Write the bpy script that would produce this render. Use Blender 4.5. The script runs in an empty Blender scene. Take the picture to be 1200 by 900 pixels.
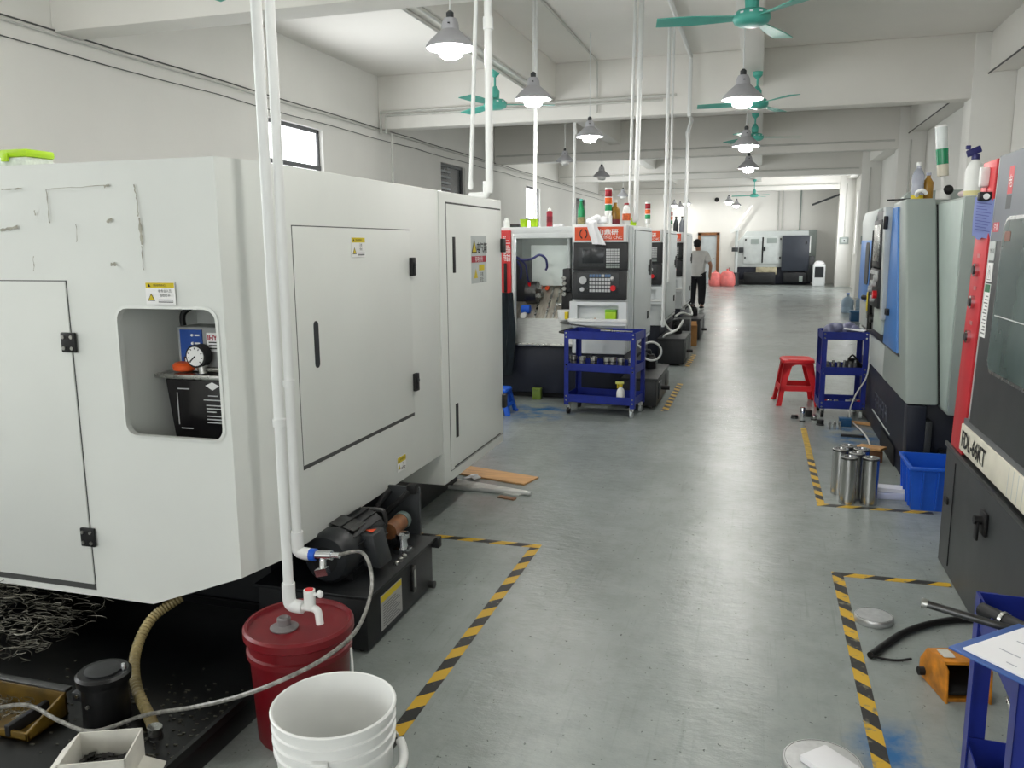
import bpy, bmesh, math, random
from mathutils import Vector, Matrix
random.seed(7)
SC = bpy.context.scene
COL = SC.collection
R = math.radians

# ------------------------------------------------------------------ camera
F_PX, H_CAM = 960.0, 1.6
YAW, PITCH, ROLL = R(-16.75), R(-9.6), R(-.47)
fw = Vector((math.sin(YAW)*math.cos(PITCH), math.cos(YAW)*math.cos(PITCH), math.sin(PITCH)))
rt = Vector((math.cos(YAW), -math.sin(YAW), 0)); up = rt.cross(fw)
c_, s_ = math.cos(ROLL), math.sin(ROLL)
rt, up = c_*rt+s_*up, -s_*rt+c_*up
cam_d = bpy.data.cameras.new('camera'); cam = bpy.data.objects.new('camera', cam_d); COL.objects.link(cam)
cam_d.sensor_width = 36; cam_d.lens = F_PX/1200*36; cam_d.clip_end = 200; cam_d.clip_start = .05
m3 = Matrix((rt, up, -fw)).transposed()
cam.matrix_world = Matrix.Translation((0, 0, H_CAM)) @ m3.to_4x4()
SC.camera = cam
CP = Vector((0, 0, H_CAM))
def pix(x, y, ax, v):           # photo pixel -> point on the plane axis = v
    d = fw + rt*((x-600)/F_PX) - up*((y-450)/F_PX)
    t = (v-CP[ax])/d[ax]
    return CP + d*t
def PX(x, y, v): return pix(x, y, 0, v)
def PY(x, y, v): return pix(x, y, 1, v)
def PZ(x, y, v=0.0): return pix(x, y, 2, v)

# ------------------------------------------------------------------ light, view
SC.view_settings.view_transform = 'Standard'; SC.view_settings.look = 'None'
SC.view_settings.gamma = 1; SC.view_settings.exposure = 0.24; SC.view_settings.use_curve_mapping = False
W = bpy.data.worlds.new('sky'); SC.world = W; W.use_nodes = True
W.node_tree.nodes['Background'].inputs[0].default_value = (.80, .90, 1, 1)
W.node_tree.nodes['Background'].inputs[1].default_value = 1.0
BULB = 150.0          # strength of the lit bulbs
REAR_FILL = 35.0  # light from each window added in the unseen wall behind the camera (watts)
SIDE_LIGHT = 130.0    # daylight through each left window; also scales the added right windows
def area_light(name, loc, rot, sx, sy, watts, col=(1, 1, 1)):
    l = bpy.data.lights.new(name, 'AREA'); l.shape = 'RECTANGLE'; l.size = sx; l.size_y = sy; l.energy = watts; l.color = col
    o = bpy.data.objects.new(name, l); COL.objects.link(o); o.location = loc; o.rotation_euler = rot
    return o
REAR_Y = -7.0
for k, x in enumerate((-4.6, -1.5, 1.6)):
    area_light('rear_fill_light', (x, REAR_Y+.12, 2.2), (R(90), 0, 0), 2.2, 1.9, REAR_FILL, (.93, .97, 1))
for y, k in ((2.2, .4), (10.3, .45), (22.9, .8)):
    area_light('daylight_left', (-6.02, y, 2.3), (0, R(-90), 0), 1.9, 1.5, SIDE_LIGHT*k, (.95, .98, 1))
for y in (28.0, 30.8):
    area_light('right_fill_light', (3.1, y, 2.3), (0, R(90), 0), 1.9, 2.2, SIDE_LIGHT*0.42, (.98, .99, 1))  # fill light added at the unseen right windows to brighten the far end

# ------------------------------------------------------------------ materials
def lin(c):
    return tuple((v/12.92 if v <= .04045 else ((v+.055)/1.055)**2.4) for v in (c[0]/255, c[1]/255, c[2]/255)) + (1,)
MATS = {}
def pm(name, rgb, rough=.5, metal=0.0, var=.05, scale=6.0, bump=0.0, bscale=60.0, trans=0.0, emit=0.0, spec=.5, alpha=1.0, stretch=None, ior=1.45):
    """principled material with noise in its colour and roughness"""
    if name in MATS: return MATS[name]
    m = bpy.data.materials.new(name); m.use_nodes = True; MATS[name] = m
    nt = m.node_tree; N = nt.nodes; L = nt.links; b = N['Principled BSDF']
    base = lin(rgb)
    tc = N.new('ShaderNodeTexCoord'); mp = N.new('ShaderNodeMapping'); L.new(tc.outputs['Object'], mp.inputs[0])
    if stretch: mp.inputs['Scale'].default_value = stretch
    nz = N.new('ShaderNodeTexNoise'); nz.inputs['Scale'].default_value = scale; nz.inputs['Detail'].default_value = 5
    L.new(mp.outputs[0], nz.inputs[0])
    rp = N.new('ShaderNodeValToRGB')
    rp.color_ramp.elements[0].position = .3; rp.color_ramp.elements[1].position = .7
    rp.color_ramp.elements[0].color = tuple(max(0, v*(1-var*1.6)) for v in base[:3])+(1,)
    rp.color_ramp.elements[1].color = tuple(min(1, v*(1+var)) for v in base[:3])+(1,)
    L.new(nz.outputs[0], rp.inputs[0]); L.new(rp.outputs[0], b.inputs['Base Color'])
    mr = N.new('ShaderNodeMapRange'); mr.inputs[3].default_value = max(.02, rough-.06); mr.inputs[4].default_value = min(1, rough+.06)
    L.new(nz.outputs[0], mr.inputs[0]); L.new(mr.outputs[0], b.inputs['Roughness'])
    b.inputs['Metallic'].default_value = metal
    b.inputs['Specular IOR Level'].default_value = spec
    b.inputs['IOR'].default_value = ior
    if trans: b.inputs['Transmission Weight'].default_value = trans
    if alpha < 1: b.inputs['Alpha'].default_value = alpha
    if emit:
        b.inputs['Emission Color'].default_value = base; b.inputs['Emission Strength'].default_value = emit
    if bump:
        n2 = N.new('ShaderNodeTexNoise'); n2.inputs['Scale'].default_value = bscale; n2.inputs['Detail'].default_value = 3
        L.new(mp.outputs[0], n2.inputs[0])
        bp = N.new('ShaderNodeBump'); bp.inputs['Strength'].default_value = bump; bp.inputs['Distance'].default_value = .01
        L.new(n2.outputs[0], bp.inputs['Height']); L.new(bp.outputs[0], b.inputs['Normal'])
    return m

M_WALL = pm('white_wall_paint', (235, 234, 229), .8, var=.025, scale=.7, bump=.08, bscale=25)
M_CEIL = pm('white_ceiling_paint', (236, 233, 227), .85, var=.035, scale=.5, bump=.05, bscale=20)
M_BEAM = pm('white_beam_paint', (235, 233, 227), .8, var=.03, scale=.6, bump=.05, bscale=20)
M_WHITE = pm('white_machine_enamel', (224, 227, 222), .42, var=.02, scale=2.2, bump=.03, bscale=260)
M_WHITE2 = pm('white_lathe_enamel', (222, 226, 226), .4, var=.02, scale=2.2)
M_GREYM = pm('grey_green_enamel', (150, 160, 155), .42, var=.03, scale=3)
M_LGREY = pm('light_grey_enamel', (190, 196, 194), .42, var=.03, scale=3)
M_BLACK = pm('black_painted_steel', (26, 28, 30), .45, var=.2, scale=9)
M_NAVY = pm('navy_machine_base', (22, 27, 42), .5, var=.12, scale=5)
M_CHAR = pm('charcoal_enamel', (47, 50, 52), .45, var=.06, scale=5, bump=.03, bscale=200)
M_DARKREC = pm('dark_gap', (16, 17, 18), .7, var=.1)
M_BLUE = pm('blue_trolley_enamel', (20, 38, 128), .4, var=.10, scale=10)
M_BLUEPL = pm('blue_plastic', (30, 92, 205), .38, var=.05, scale=5)
M_RED = pm('red_plastic', (214, 26, 34), .33, var=.05, scale=6)
M_REDP = pm('red_panel_enamel', (196, 38, 48), .45, var=.05, scale=6)
M_PAIL = pm('dark_red_plastic', (112, 14, 24), .38, var=.08, scale=6)
M_STEEL = pm('brushed_steel', (176, 176, 172), .28, 1.0, var=.08, scale=30)
M_DSTEEL = pm('dull_dark_steel', (92, 92, 92), .38, 1.0, var=.2, scale=30)
M_CHROME = pm('chrome', (215, 217, 220), .12, 1.0, var=.03)
M_ALU = pm('turned_aluminium', (214, 215, 215), .38, .75, var=.07, scale=40, stretch=(1, 1, 12))
M_PVC = pm('white_pvc', (228, 230, 228), .35, var=.02)
M_WPL = pm('white_plastic', (236, 237, 234), .38, var=.02, scale=5)
M_PAPER = pm('white_paper', (238, 238, 240), .8, var=.02)
M_CARD = pm('brown_cardboard', (168, 122, 72), .8, var=.08, scale=12)
M_WCARD = pm('white_cardboard', (216, 214, 204), .8, var=.10, scale=9)
M_TEAL = pm('teal_fan_enamel', (84, 178, 162), .4, var=.06)
M_LAMPG = pm('grey_lamp_enamel', (176, 176, 180), .42, var=.04)
M_LAMPW = pm('white_lamp_inside', (238, 240, 244), .5, var=.02)
M_BULB = pm('lit_bulb', (255, 253, 248), .4, emit=BULB, var=0)
M_BULBOFF = pm('unlit_bulb', (225, 225, 222), .3, var=.02)
M_RUBBER = pm('black_rubber', (18, 18, 19), .55, var=.15)
M_GREEN = pm('lime_green_plastic', (170, 212, 22), .4, var=.06)
M_ORANGE = pm('orange_sign_panel', (222, 82, 38), .45, var=.04)
M_YELLOW = pm('yellow_sticker', (212, 190, 30), .5, var=.05)
M_INK = pm('black_ink', (20, 20, 20), .6, var=.05)
M_WINK = pm('white_ink', (240, 240, 238), .6, var=.02)
M_REDINK = pm('red_ink', (170, 44, 60), .6, var=.05)
M_SCREEN = pm('dark_screen_glass', (40, 43, 46), .2, var=.05)
M_WOOD = pm('plywood_offcut', (196, 150, 98), .6, var=.16, scale=5, stretch=(1.2, 16, 8))
M_KEY = pm('grey_keypad_keys', (196, 198, 198), .5, var=.03)

# ------------------------------------------------------------------ mesh builder
class MB:
    def __init__(s): s.v = []; s.f = []; s.sm = []
    def add(s, vs, fs, smooth=False):
        o = len(s.v); s.v += [Vector(v) for v in vs]
        for f in fs: s.f.append([i+o for i in f]); s.sm.append(smooth)
        return s
    def box(s, x0, x1, y0, y1, z0, z1):
        x0, x1 = sorted((x0, x1)); y0, y1 = sorted((y0, y1)); z0, z1 = sorted((z0, z1))
        vs = [(x, y, z) for z in (z0, z1) for y in (y0, y1) for x in (x0, x1)]
        return s.add(vs, [(0, 2, 3, 1), (4, 5, 7, 6), (0, 1, 5, 4), (2, 6, 7, 3), (0, 4, 6, 2), (1, 3, 7, 5)])
    def obox(s, c, ex, ey, ez):      # oriented box from centre and three half-extent vectors
        c, ex, ey, ez = map(Vector, (c, ex, ey, ez))
        vs = [c+a*ex+b*ey+d*ez for d in (-1, 1) for b in (-1, 1) for a in (-1, 1)]
        return s.add(vs, [(0, 2, 3, 1), (4, 5, 7, 6), (0, 1, 5, 4), (2, 6, 7, 3), (0, 4, 6, 2), (1, 3, 7, 5)])
    def bar(s, p0, p1, w, h, upv=(0, 0, 1)):
        p0, p1 = Vector(p0), Vector(p1); d = (p1-p0).normalized(); u = Vector(upv)
        if abs(d.dot(u)) > .95: u = Vector((1, 0, 0))
        a = d.cross(u).normalized(); b = a.cross(d)
        return s.obox((p0+p1)/2, a*w/2, (p1-p0)/2, b*h/2)
    def cyl(s, p0, p1, r0, r1=None, n=16, caps=True, smooth=True):
        if r1 is None: r1 = r0
        p0, p1 = Vector(p0), Vector(p1); d = (p1-p0).normalized()
        a = d.orthogonal().normalized(); b = d.cross(a)
        vs = []
        for p, r in ((p0, r0), (p1, r1)):
            for i in range(n):
                t = 2*math.pi*i/n; vs.append(p+a*(r*math.cos(t))+b*(r*math.sin(t)))
        s.add(vs, [(i, (i+1) % n, n+(i+1) % n, n+i) for i in range(n)], smooth)
        if caps:
            o = len(s.v)-2*n
            s.f.append([o+i for i in reversed(range(n))]); s.sm.append(False)
            s.f.append([o+n+i for i in range(n)]); s.sm.append(False)
        return s
    def lathe(s, prof, c=(0, 0, 0), n=24, axis=(0, 0, 1), smooth=True, close=False, sx=1, sy=1):
        c = Vector(c); d = Vector(axis).normalized()
        if abs(d.z) > .99: a, b = Vector((1, 0, 0)), Vector((0, 1 if d.z > 0 else -1, 0))
        else: a = d.orthogonal().normalized(); b = d.cross(a)
        vs = []
        for r, z in prof:
            for i in range(n):
                t = 2*math.pi*i/n; vs.append(c+a*(r*sx*math.cos(t))+b*(r*sy*math.sin(t))+d*z)
        fs = []
        for k in range(len(prof)-1):
            for i in range(n):
                j = (i+1) % n; fs.append((k*n+i, k*n+j, (k+1)*n+j, (k+1)*n+i))
        s.add(vs, fs, smooth)
        o = len(s.v)-len(prof)*n
        if prof[0][0] > 1e-6: s.f.append([o+i for i in reversed(range(n))]); s.sm.append(False)
        if not close and prof[-1][0] > 1e-6: s.f.append([o+(len(prof)-1)*n+i for i in range(n)]); s.sm.append(False)
        return s
    def tube(s, pts, r, n=8, sub=6, smooth=True):
        pts = [Vector(p) for p in pts]
        if sub > 1 and len(pts) > 2: pts = spline(pts, sub)
        T = []
        for i in range(len(pts)):
            d = pts[min(i+1, len(pts)-1)]-pts[max(i-1, 0)]
            T.append(d.normalized() if d.length > 1e-9 else Vector((0, 0, 1)))
        a = T[0].orthogonal().normalized(); vs = []
        for i, p in enumerate(pts):
            a = (a-T[i]*a.dot(T[i]))
            a = a.normalized() if a.length > 1e-6 else T[i].orthogonal().normalized()
            b = T[i].cross(a); rr = r(i/(len(pts)-1)) if callable(r) else r
            for k in range(n):
                t = 2*math.pi*k/n; vs.append(p+a*(rr*math.cos(t))+b*(rr*math.sin(t)))
        m = len(pts)
        fs = [(i*n+k, i*n+(k+1) % n, (i+1)*n+(k+1) % n, (i+1)*n+k) for i in range(m-1) for k in range(n)]
        s.add(vs, fs, smooth); o = len(s.v)-m*n
        s.f.append([o+k for k in reversed(range(n))]); s.sm.append(False)
        s.f.append([o+(m-1)*n+k for k in range(n)]); s.sm.append(False)
        return s
    def prism(s, poly, ax, a, b, smooth=False):   # poly: list of 2d points in the other two axes, in order (ax+1, ax+2)
        n = len(poly)
        def mk(p, v):
            q = [0, 0, 0]; q[ax] = v; q[(ax+1) % 3] = p[0]; q[(ax+2) % 3] = p[1]; return q
        vs = [mk(p, a) for p in poly]+[mk(p, b) for p in poly]
        return s.add(vs, [tuple(reversed(range(n))), tuple(range(n, 2*n))]+[(i, (i+1) % n, n+(i+1) % n, n+i) for i in range(n)], smooth)
    def sphere(s, c, rx, ry=None, rz=None, n=12, m=8):
        ry = rx if ry is None else ry; rz = rx if rz is None else rz
        c = Vector(c); vs = [c+Vector((0, 0, -rz))]; fs = []
        for j in range(1, m):
            ph = -math.pi/2+math.pi*j/m
            for i in range(n):
                t = 2*math.pi*i/n; vs.append(c+Vector((rx*math.cos(ph)*math.cos(t), ry*math.cos(ph)*math.sin(t), rz*math.sin(ph))))
        vs.append(c+Vector((0, 0, rz)))
        for i in range(n): fs.append((0, 1+(i+1) % n, 1+i)); fs.append((len(vs)-1, 1+(m-2)*n+i, 1+(m-2)*n+(i+1) % n))
        for j in range(m-2):
            for i in range(n): fs.append((1+j*n+i, 1+j*n+(i+1) % n, 1+(j+1)*n+(i+1) % n, 1+(j+1)*n+i))
        return s.add(vs, fs, True)
    def mesh(s, name, mat, off=Vector((0, 0, 0)), bevel=0, seg=2, mirror=False):
        me = bpy.data.meshes.new(name)
        me.from_pydata([v-off for v in s.v], [], s.f)
        bm = bmesh.new(); bm.from_mesh(me)
        for f, q in zip(bm.faces, s.sm): f.smooth = q
        bmesh.ops.recalc_face_normals(bm, faces=bm.faces)
        if bevel:
            es = [e for e in bm.edges if len(e.link_faces) == 2 and e.calc_face_angle(0) > R(28)]
            bmesh.ops.bevel(bm, geom=es, offset=bevel, segments=seg, profile=.5, affect='EDGES', clamp_overlap=True)
            for f in bm.faces: f.smooth = True
        bm.to_mesh(me); bm.free()
        if bevel or any(s.sm): me.set_sharp_from_angle(angle=R(38))
        me.materials.append(mat); me.update()
        return me
    def build(s, name, mat, parent=None, bevel=0, seg=2, world=True, base=None):
        """parent given: verts are in world space (world) or the parent's frame; no parent: origin goes to base"""
        root = parent
        while root is not None and root.parent is not None: root = root.parent
        off = Vector((0, 0, 0))
        if root is not None and world: off = root.location.copy()
        if root is None:
            if base is None:
                xs = [v.x for v in s.v]; ys = [v.y for v in s.v]; zs = [v.z for v in s.v]
                base = ((min(xs)+max(xs))/2, (min(ys)+max(ys))/2, min(zs))
            off = Vector(base)
        o = bpy.data.objects.new(name, s.mesh(name, mat, off, bevel, seg)); COL.objects.link(o)
        if root is None: o.location = off
        else: o.parent = parent
        return o
def spline(p, sub):
    q = [p[0]*2-p[1]]+list(p)+[p[-1]*2-p[-2]]; out = []
    for i in range(1, len(q)-2):
        for k in range(sub):
            t = k/sub; a, b, c, d = q[i-1], q[i], q[i+1], q[i+2]
            out.append(.5*((2*b)+(c-a)*t+(2*a-5*b+4*c-d)*t*t+(3*b-a-3*c+d)*t**3))
    out.append(p[-1]); return out
def tag(o, label=None, cat=None, group=None, kind=None):
    if label: o['label'] = label
    if cat: o['category'] = cat
    if group: o['group'] = group
    if kind: o['kind'] = kind
    return o
def thing(name, loc, label, cat, group=None, rz=0):
    o = bpy.data.objects.new(name, None); COL.objects.link(o); o.location = loc; o.rotation_euler = (0, 0, rz)
    o.empty_display_size = .1
    return tag(o, label, cat, group)
def copy_tree(o, parent=None):
    c = o.copy(); COL.objects.link(c)
    if parent is not None: c.parent = parent
    for ch in [x for x in bpy.data.objects if x.parent == o]: copy_tree(ch, c)
    return c
def struct(o, label=None): return tag(o, label, None, None, 'structure')
def rrect(x0, x1, y0, y1, r, n=5):
    out = []
    for cx, cy, a0 in ((x1-r, y1-r, 0), (x0+r, y1-r, 90), (x0+r, y0+r, 180), (x1-r, y0+r, 270)):
        for k in range(n+1):
            t = R(a0+90*k/n); out.append((cx+r*math.cos(t), cy+r*math.sin(t)))
    return out
def cut(o, cutter):
    """boolean difference, applied; the cutter is removed"""
    md = o.modifiers.new('cut', 'BOOLEAN'); md.operation = 'DIFFERENCE'; md.object = cutter; md.solver = 'EXACT'
    bpy.context.view_layer.update()
    dg = bpy.context.evaluated_depsgraph_get()
    me = bpy.data.meshes.new_from_object(o.evaluated_get(dg)); o.modifiers.clear(); old = o.data; o.data = me
    bpy.data.objects.remove(cutter); bpy.data.meshes.remove(old)
def text(s, name, size, mat, parent, org, xd, yd, world=True, align='LEFT', bold=0, sx=1):
    """flat printed lettering as a mesh; org: world point of its baseline, xd/yd: directions"""
    cu = bpy.data.curves.new(name, 'FONT'); cu.body = s; cu.size = size; cu.align_x = align; cu.offset = bold
    cu.resolution_u = 2
    t = bpy.data.objects.new(name, cu); COL.objects.link(t)
    bpy.context.view_layer.update()
    dg = bpy.context.evaluated_depsgraph_get(); me = bpy.data.meshes.new_from_object(t.evaluated_get(dg))
    bpy.data.objects.remove(t)
    xd, yd, org = Vector(xd).normalized(), Vector(yd).normalized(), Vector(org)
    root = parent
    while root.parent is not None: root = root.parent
    off = root.location if world else Vector((0, 0, 0))
    for v in me.vertices: v.co = org+xd*(v.co.x*sx)+yd*v.co.y-off
    me.materials.clear(); me.materials.append(mat)
    o = bpy.data.objects.new(name, me); COL.objects.link(o); o.parent = parent
    return o

# ================================================================== the room
XL, XR, YF, ZC, ZB = -6.2, 3.2, 35.0, 4.38, 3.53
def floor_material():
    m = bpy.data.materials.new('grey_epoxy_floor'); m.use_nodes = True; nt = m.node_tree; N = nt.nodes; L = nt.links; b = N['Principled BSDF']
    tc = N.new('ShaderNodeTexCoord')
    def noise(s, d=6, st=(1, 1, 1), ro=.55):
        mp = N.new('ShaderNodeMapping'); mp.inputs['Scale'].default_value = st; L.new(tc.outputs['Object'], mp.inputs[0])
        n = N.new('ShaderNodeTexNoise'); n.inputs['Scale'].default_value = s; n.inputs['Detail'].default_value = d; n.inputs['Roughness'].default_value = ro
        L.new(mp.outputs[0], n.inputs[0]); return n.outputs[0]
    def ramp(src, p0, c0, p1, c1):
        r = N.new('ShaderNodeValToRGB'); e = r.color_ramp.elements; e[0].position = p0; e[0].color = c0; e[1].position = p1; e[1].color = c1
        L.new(src, r.inputs[0]); return r.outputs[0]
    def mix(fac, a, c, mode='MIX'):
        x = N.new('ShaderNodeMix'); x.data_type = 'RGBA'; x.blend_type = mode
        if isinstance(fac, (int, float)): x.inputs[0].default_value = fac
        else: L.new(fac, x.inputs[0])
        for s_, i in ((a, 6), (c, 7)):
            if isinstance(s_, tuple): x.inputs[i].default_value = s_
            else: L.new(s_, x.inputs[i])
        return x.outputs[2]
    w, k = (1, 1, 1, 1), (0, 0, 0, 1)
    c = ramp(noise(.55, 8), .3, lin((132, 139, 136)), .7, lin((152, 159, 156)))
    c = mix(ramp(noise(2.6, 8, (1, .6, 1)), .42, k, .70, (.45, .45, .45, 1)), c, lin((164, 170, 167)))
    c = mix(ramp(noise(8, 7, (1, .8, 1), .7), .45, k, .75, (.5, .5, .5, 1)), c, lin((122, 127, 124)))
    c = mix(ramp(noise(42, 3, (1, 1, 1), .6), .67, k, .70, (.8, .8, .8, 1)), c, lin((58, 62, 62)))
    c = mix(ramp(noise(5, 6, (9, .35, 1), .6), .58, k, .74, (.3, .3, .3, 1)), c, lin((108, 113, 110)))
    # old blue paint left on the floor: four worn patches
    sep = N.new('ShaderNodeVectorMath'); sep.operation = 'MULTIPLY'; sep.inputs[1].default_value = (1, 1, 0); L.new(tc.outputs['Object'], sep.inputs[0])
    blot = ramp(noise(5.5, 7), .42, k, .62, w)
    for (x, y, rx, ry) in BLUE_PATCHES:
        su = N.new('ShaderNodeVectorMath'); su.operation = 'SUBTRACT'; su.inputs[1].default_value = (x, y, 0); L.new(sep.outputs[0], su.inputs[0])
        mu = N.new('ShaderNodeVectorMath'); mu.operation = 'MULTIPLY'; mu.inputs[1].default_value = (1/rx, 1/ry, 0); L.new(su.outputs[0], mu.inputs[0])
        ln = N.new('ShaderNodeVectorMath'); ln.operation = 'LENGTH'; L.new(mu.outputs[0], ln.inputs[0])
        f = ramp(ln.outputs['Value'], .35, w, 1.0, k)
        c = mix(mix(1.0, f, blot, 'MULTIPLY'), c, lin((44, 104, 158)))
    L.new(c, b.inputs['Base Color'])
    b.inputs['Roughness'].default_value = .24
    b.inputs['Specular IOR Level'].default_value = .5
    bp = N.new('ShaderNodeBump'); bp.inputs['Strength'].default_value = .22; bp.inputs['Distance'].default_value = .02
    L.new(noise(13, 6, (.8, 1.4, 1), .65), bp.inputs['Height']); L.new(bp.outputs[0], b.inputs['Normal'])
    return m
BLUE_PATCHES = []
for px, py, rx, ry in ((628, 483, .42, .55), (1000, 512, .28, .5), (1075, 885, .28, .22), (570, 480, .3, .4)):
    q = PZ(px, py); BLUE_PATCHES.append((q.x, q.y, rx, ry))
M_FLOOR = floor_material()
struct(MB().box(XL-.2, XR+.2, REAR_Y-.2, YF+.2, -.15, 0).build('floor', M_FLOOR, base=(0, 0, 0)))
struct(MB().box(XL-.2, XR+.2, REAR_Y-.2, YF+.2, ZC, ZC+.15).build('ceiling', M_CEIL))

def wall_with_openings(name, ax, v0, v1, a0, a1, z0, z1, opens):
    """wall slab between v0..v1 along axis ax; opens: (a0, a1, z0, z1) along the other axis"""
    m = MB(); o2 = sorted(opens); cur = a0
    def bx(p0, p1, q0, q1):
        if p1-p0 < 1e-4 or q1-q0 < 1e-4: return
        if ax == 0: m.box(v0, v1, p0, p1, q0, q1)
        else: m.box(p0, p1, v0, v1, q0, q1)
    for (p0, p1, q0, q1) in o2:
        bx(cur, p0, z0, z1); bx(p0, p1, z0, q0); bx(p0, p1, q1, z1); cur = p1
    bx(cur, a1, z0, z1)
    return struct(m.build(name, M_WALL))
LW = [(1.4, 3.0, 1.2, 3.28), (9.54, 11.1, 1.2, 3.28), (15.78, 17.2, 1.2, 3.26), (22.1, 23.6, 1.2, 3.22), (28.5, 30.1, 1.2, 3.22)]
wall_with_openings('wall_left', 0, XL-.2, XL, REAR_Y-.2, YF+.2, 0, ZC, LW)
RWN = [(26.8, 29.2, 1.2, 3.4), (29.6, 32.0, 1.2, 3.4)]  # unseen windows added in the right wall to brighten the far end
wall_with_openings('wall_right', 0, XR, XR+.2, REAR_Y-.2, YF+.2, 0, ZC, RWN)
dq0, dq1 = PY(818, 300, YF), PY(842, 300, YF)
DOOR = (dq0.x, dq1.x, 0, PY(830, 273, YF).z)
wall_with_openings('wall_far', 1, YF, YF+.2, XL, XR, 0, ZC, [DOOR])
RW = [(x-1.1, x+1.1, 1.2, 3.2) for x in (-4.6, -1.5, 1.6)]  # windows added behind the camera as a source for the fill light
wall_with_openings('wall_rear', 1, REAR_Y-.2, REAR_Y, XL, XR, 0, ZC, RW)

M_FRAME = pm('grey_window_frame', (96, 98, 100), .5, var=.05)
M_SKYPANE = pm('bright_window_pane', (250, 252, 255), .3, emit=2.6, var=0)
M_DIMPANE = pm('dim_window_pane', (58, 64, 68), .25, var=.15, scale=8)
M_LOUVER = pm('glass_louvre', (120, 128, 130), .25, var=.1)
def window(n, side, a0, a1, z0, z1, pane, split=.36, louvre=False):
    """window set in the wall: frame, mullions and panes"""
    root = bpy.data.objects.new('window_%d' % n, None); COL.objects.link(root); struct(root)
    t = .05
    if side == 'right':
        root.location = (XR, (a0+a1)/2, z0)
        bx = lambda m, p0, p1, q0, q1, d0, d1: m.box(XR+.12-d0, XR+.12-d1, p0, p1, q0, q1)
    elif side == 'left':
        root.location = (XL, (a0+a1)/2, z0)
        bx = lambda m, p0, p1, q0, q1, d0, d1: m.box(XL-.12+d0, XL-.12+d1, p0, p1, q0, q1)
    else:
        root.location = ((a0+a1)/2, REAR_Y, z0)
        bx = lambda m, p0, p1, q0, q1, d0, d1: m.box(p0, p1, REAR_Y-.12+d0, REAR_Y-.12+d1, q0, q1)
    f = MB()
    bx(f, a0, a0+t, z0, z1, 0, .06); bx(f, a1-t, a1, z0, z1, 0, .06); bx(f, a0, a1, z0, z0+t, 0, .06); bx(f, a0, a1, z1-t, z1, 0, .06)
    zs = z1-(z1-z0)*split; mid = (a0+a1)/2
    bx(f, a0, a1, zs-.03, zs+.03, 0, .07); bx(f, mid-.025, mid+.025, z0, zs, 0, .06)
    f.build('window_frame', M_FRAME, root)
    for (p0, p1, q0, q1) in ((a0+t, mid-.025, z0+t, zs-.03), (mid+.025, a1-t, z0+t, zs-.03), (a0+t, a1-t, zs+.03, z1-t)):
        m = MB(); bx(m, p0, p1, q0, q1, .02, .03); m.build('pane', pane, root)
    if louvre:
        for k in range(7):
            z = zs+.06+k*(z1-zs-.12)/7; m = MB(); bx(m, a0+t, mid-.05, z, z+.045, .035, .075); m.build('slat', M_LOUVER, root)
    return root
for i, (a0, a1, z0, z1) in enumerate(LW):
    window(i+1, 'left', a0, a1, z0, z1, M_DIMPANE if i in (2, 4) else M_SKYPANE, .26 if i == 1 else .45, i == 2)
for i, (a0, a1, z0, z1) in enumerate(RWN): window(i+9, 'right', a0, a1, z0, z1, M_SKYPANE)
for i, (a0, a1, z0, z1) in enumerate(RW): window(i+6, 'rear', a0, a1, z0, z1, M_SKYPANE)
# door in the far wall
dr = bpy.data.objects.new('door_1', None); COL.objects.link(dr); struct(dr); dr.location = ((DOOR[0]+DOOR[1])/2, YF, 0)
x0, x1, _, z1 = DOOR
M_DWOOD = pm('brown_door_frame', (132, 88, 52), .6, var=.12, scale=8)
m = MB(); m.box(x0-.02, x0+.09, YF-.04, YF+.16, 0, z1); m.box(x1-.09, x1+.02, YF-.04, YF+.16, 0, z1); m.box(x0-.02, x1+.02, YF-.04, YF+.16, z1-.09, z1+.02); m.build('door_frame', M_DWOOD, dr)
MB().box(x0+.09, x1-.09, YF+.05, YF+.10, 0, z1-.09).build('door_leaf', pm('pale_blue_grey_door', (190, 198, 200), .5), dr)
MB().cyl((x1-.18, YF+.05, 1.0), (x1-.18, YF-.02, 1.0), .03).build('door_handle', M_STEEL, dr)

# beams across the hall, two long beams, edge beam and pillars
BY = [-0.2, 6.3, 13.0, 19.3, 25.9, 32.6]
for i, y in enumerate(BY):
    struct(MB().box(XL, 2.72, y, y+.32, ZB, ZC).build('ceiling_beam', M_BEAM, bevel=.01), None)
ZL = 3.86
for x in (-3.42, -.32):
    struct(MB().box(x, x+.26, REAR_Y, YF, ZL, ZC).build('ceiling_beam', M_BEAM, bevel=.01))
struct(MB().box(2.86, XR, REAR_Y, YF, 3.86, ZC).build('ceiling_beam', M_BEAM, bevel=.01))
for i, y in enumerate(BY):
    struct(MB().box(2.67, XR, y-.03, y+.42, 0, ZC-.005).build('pillar', M_WALL, bevel=.012))

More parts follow.
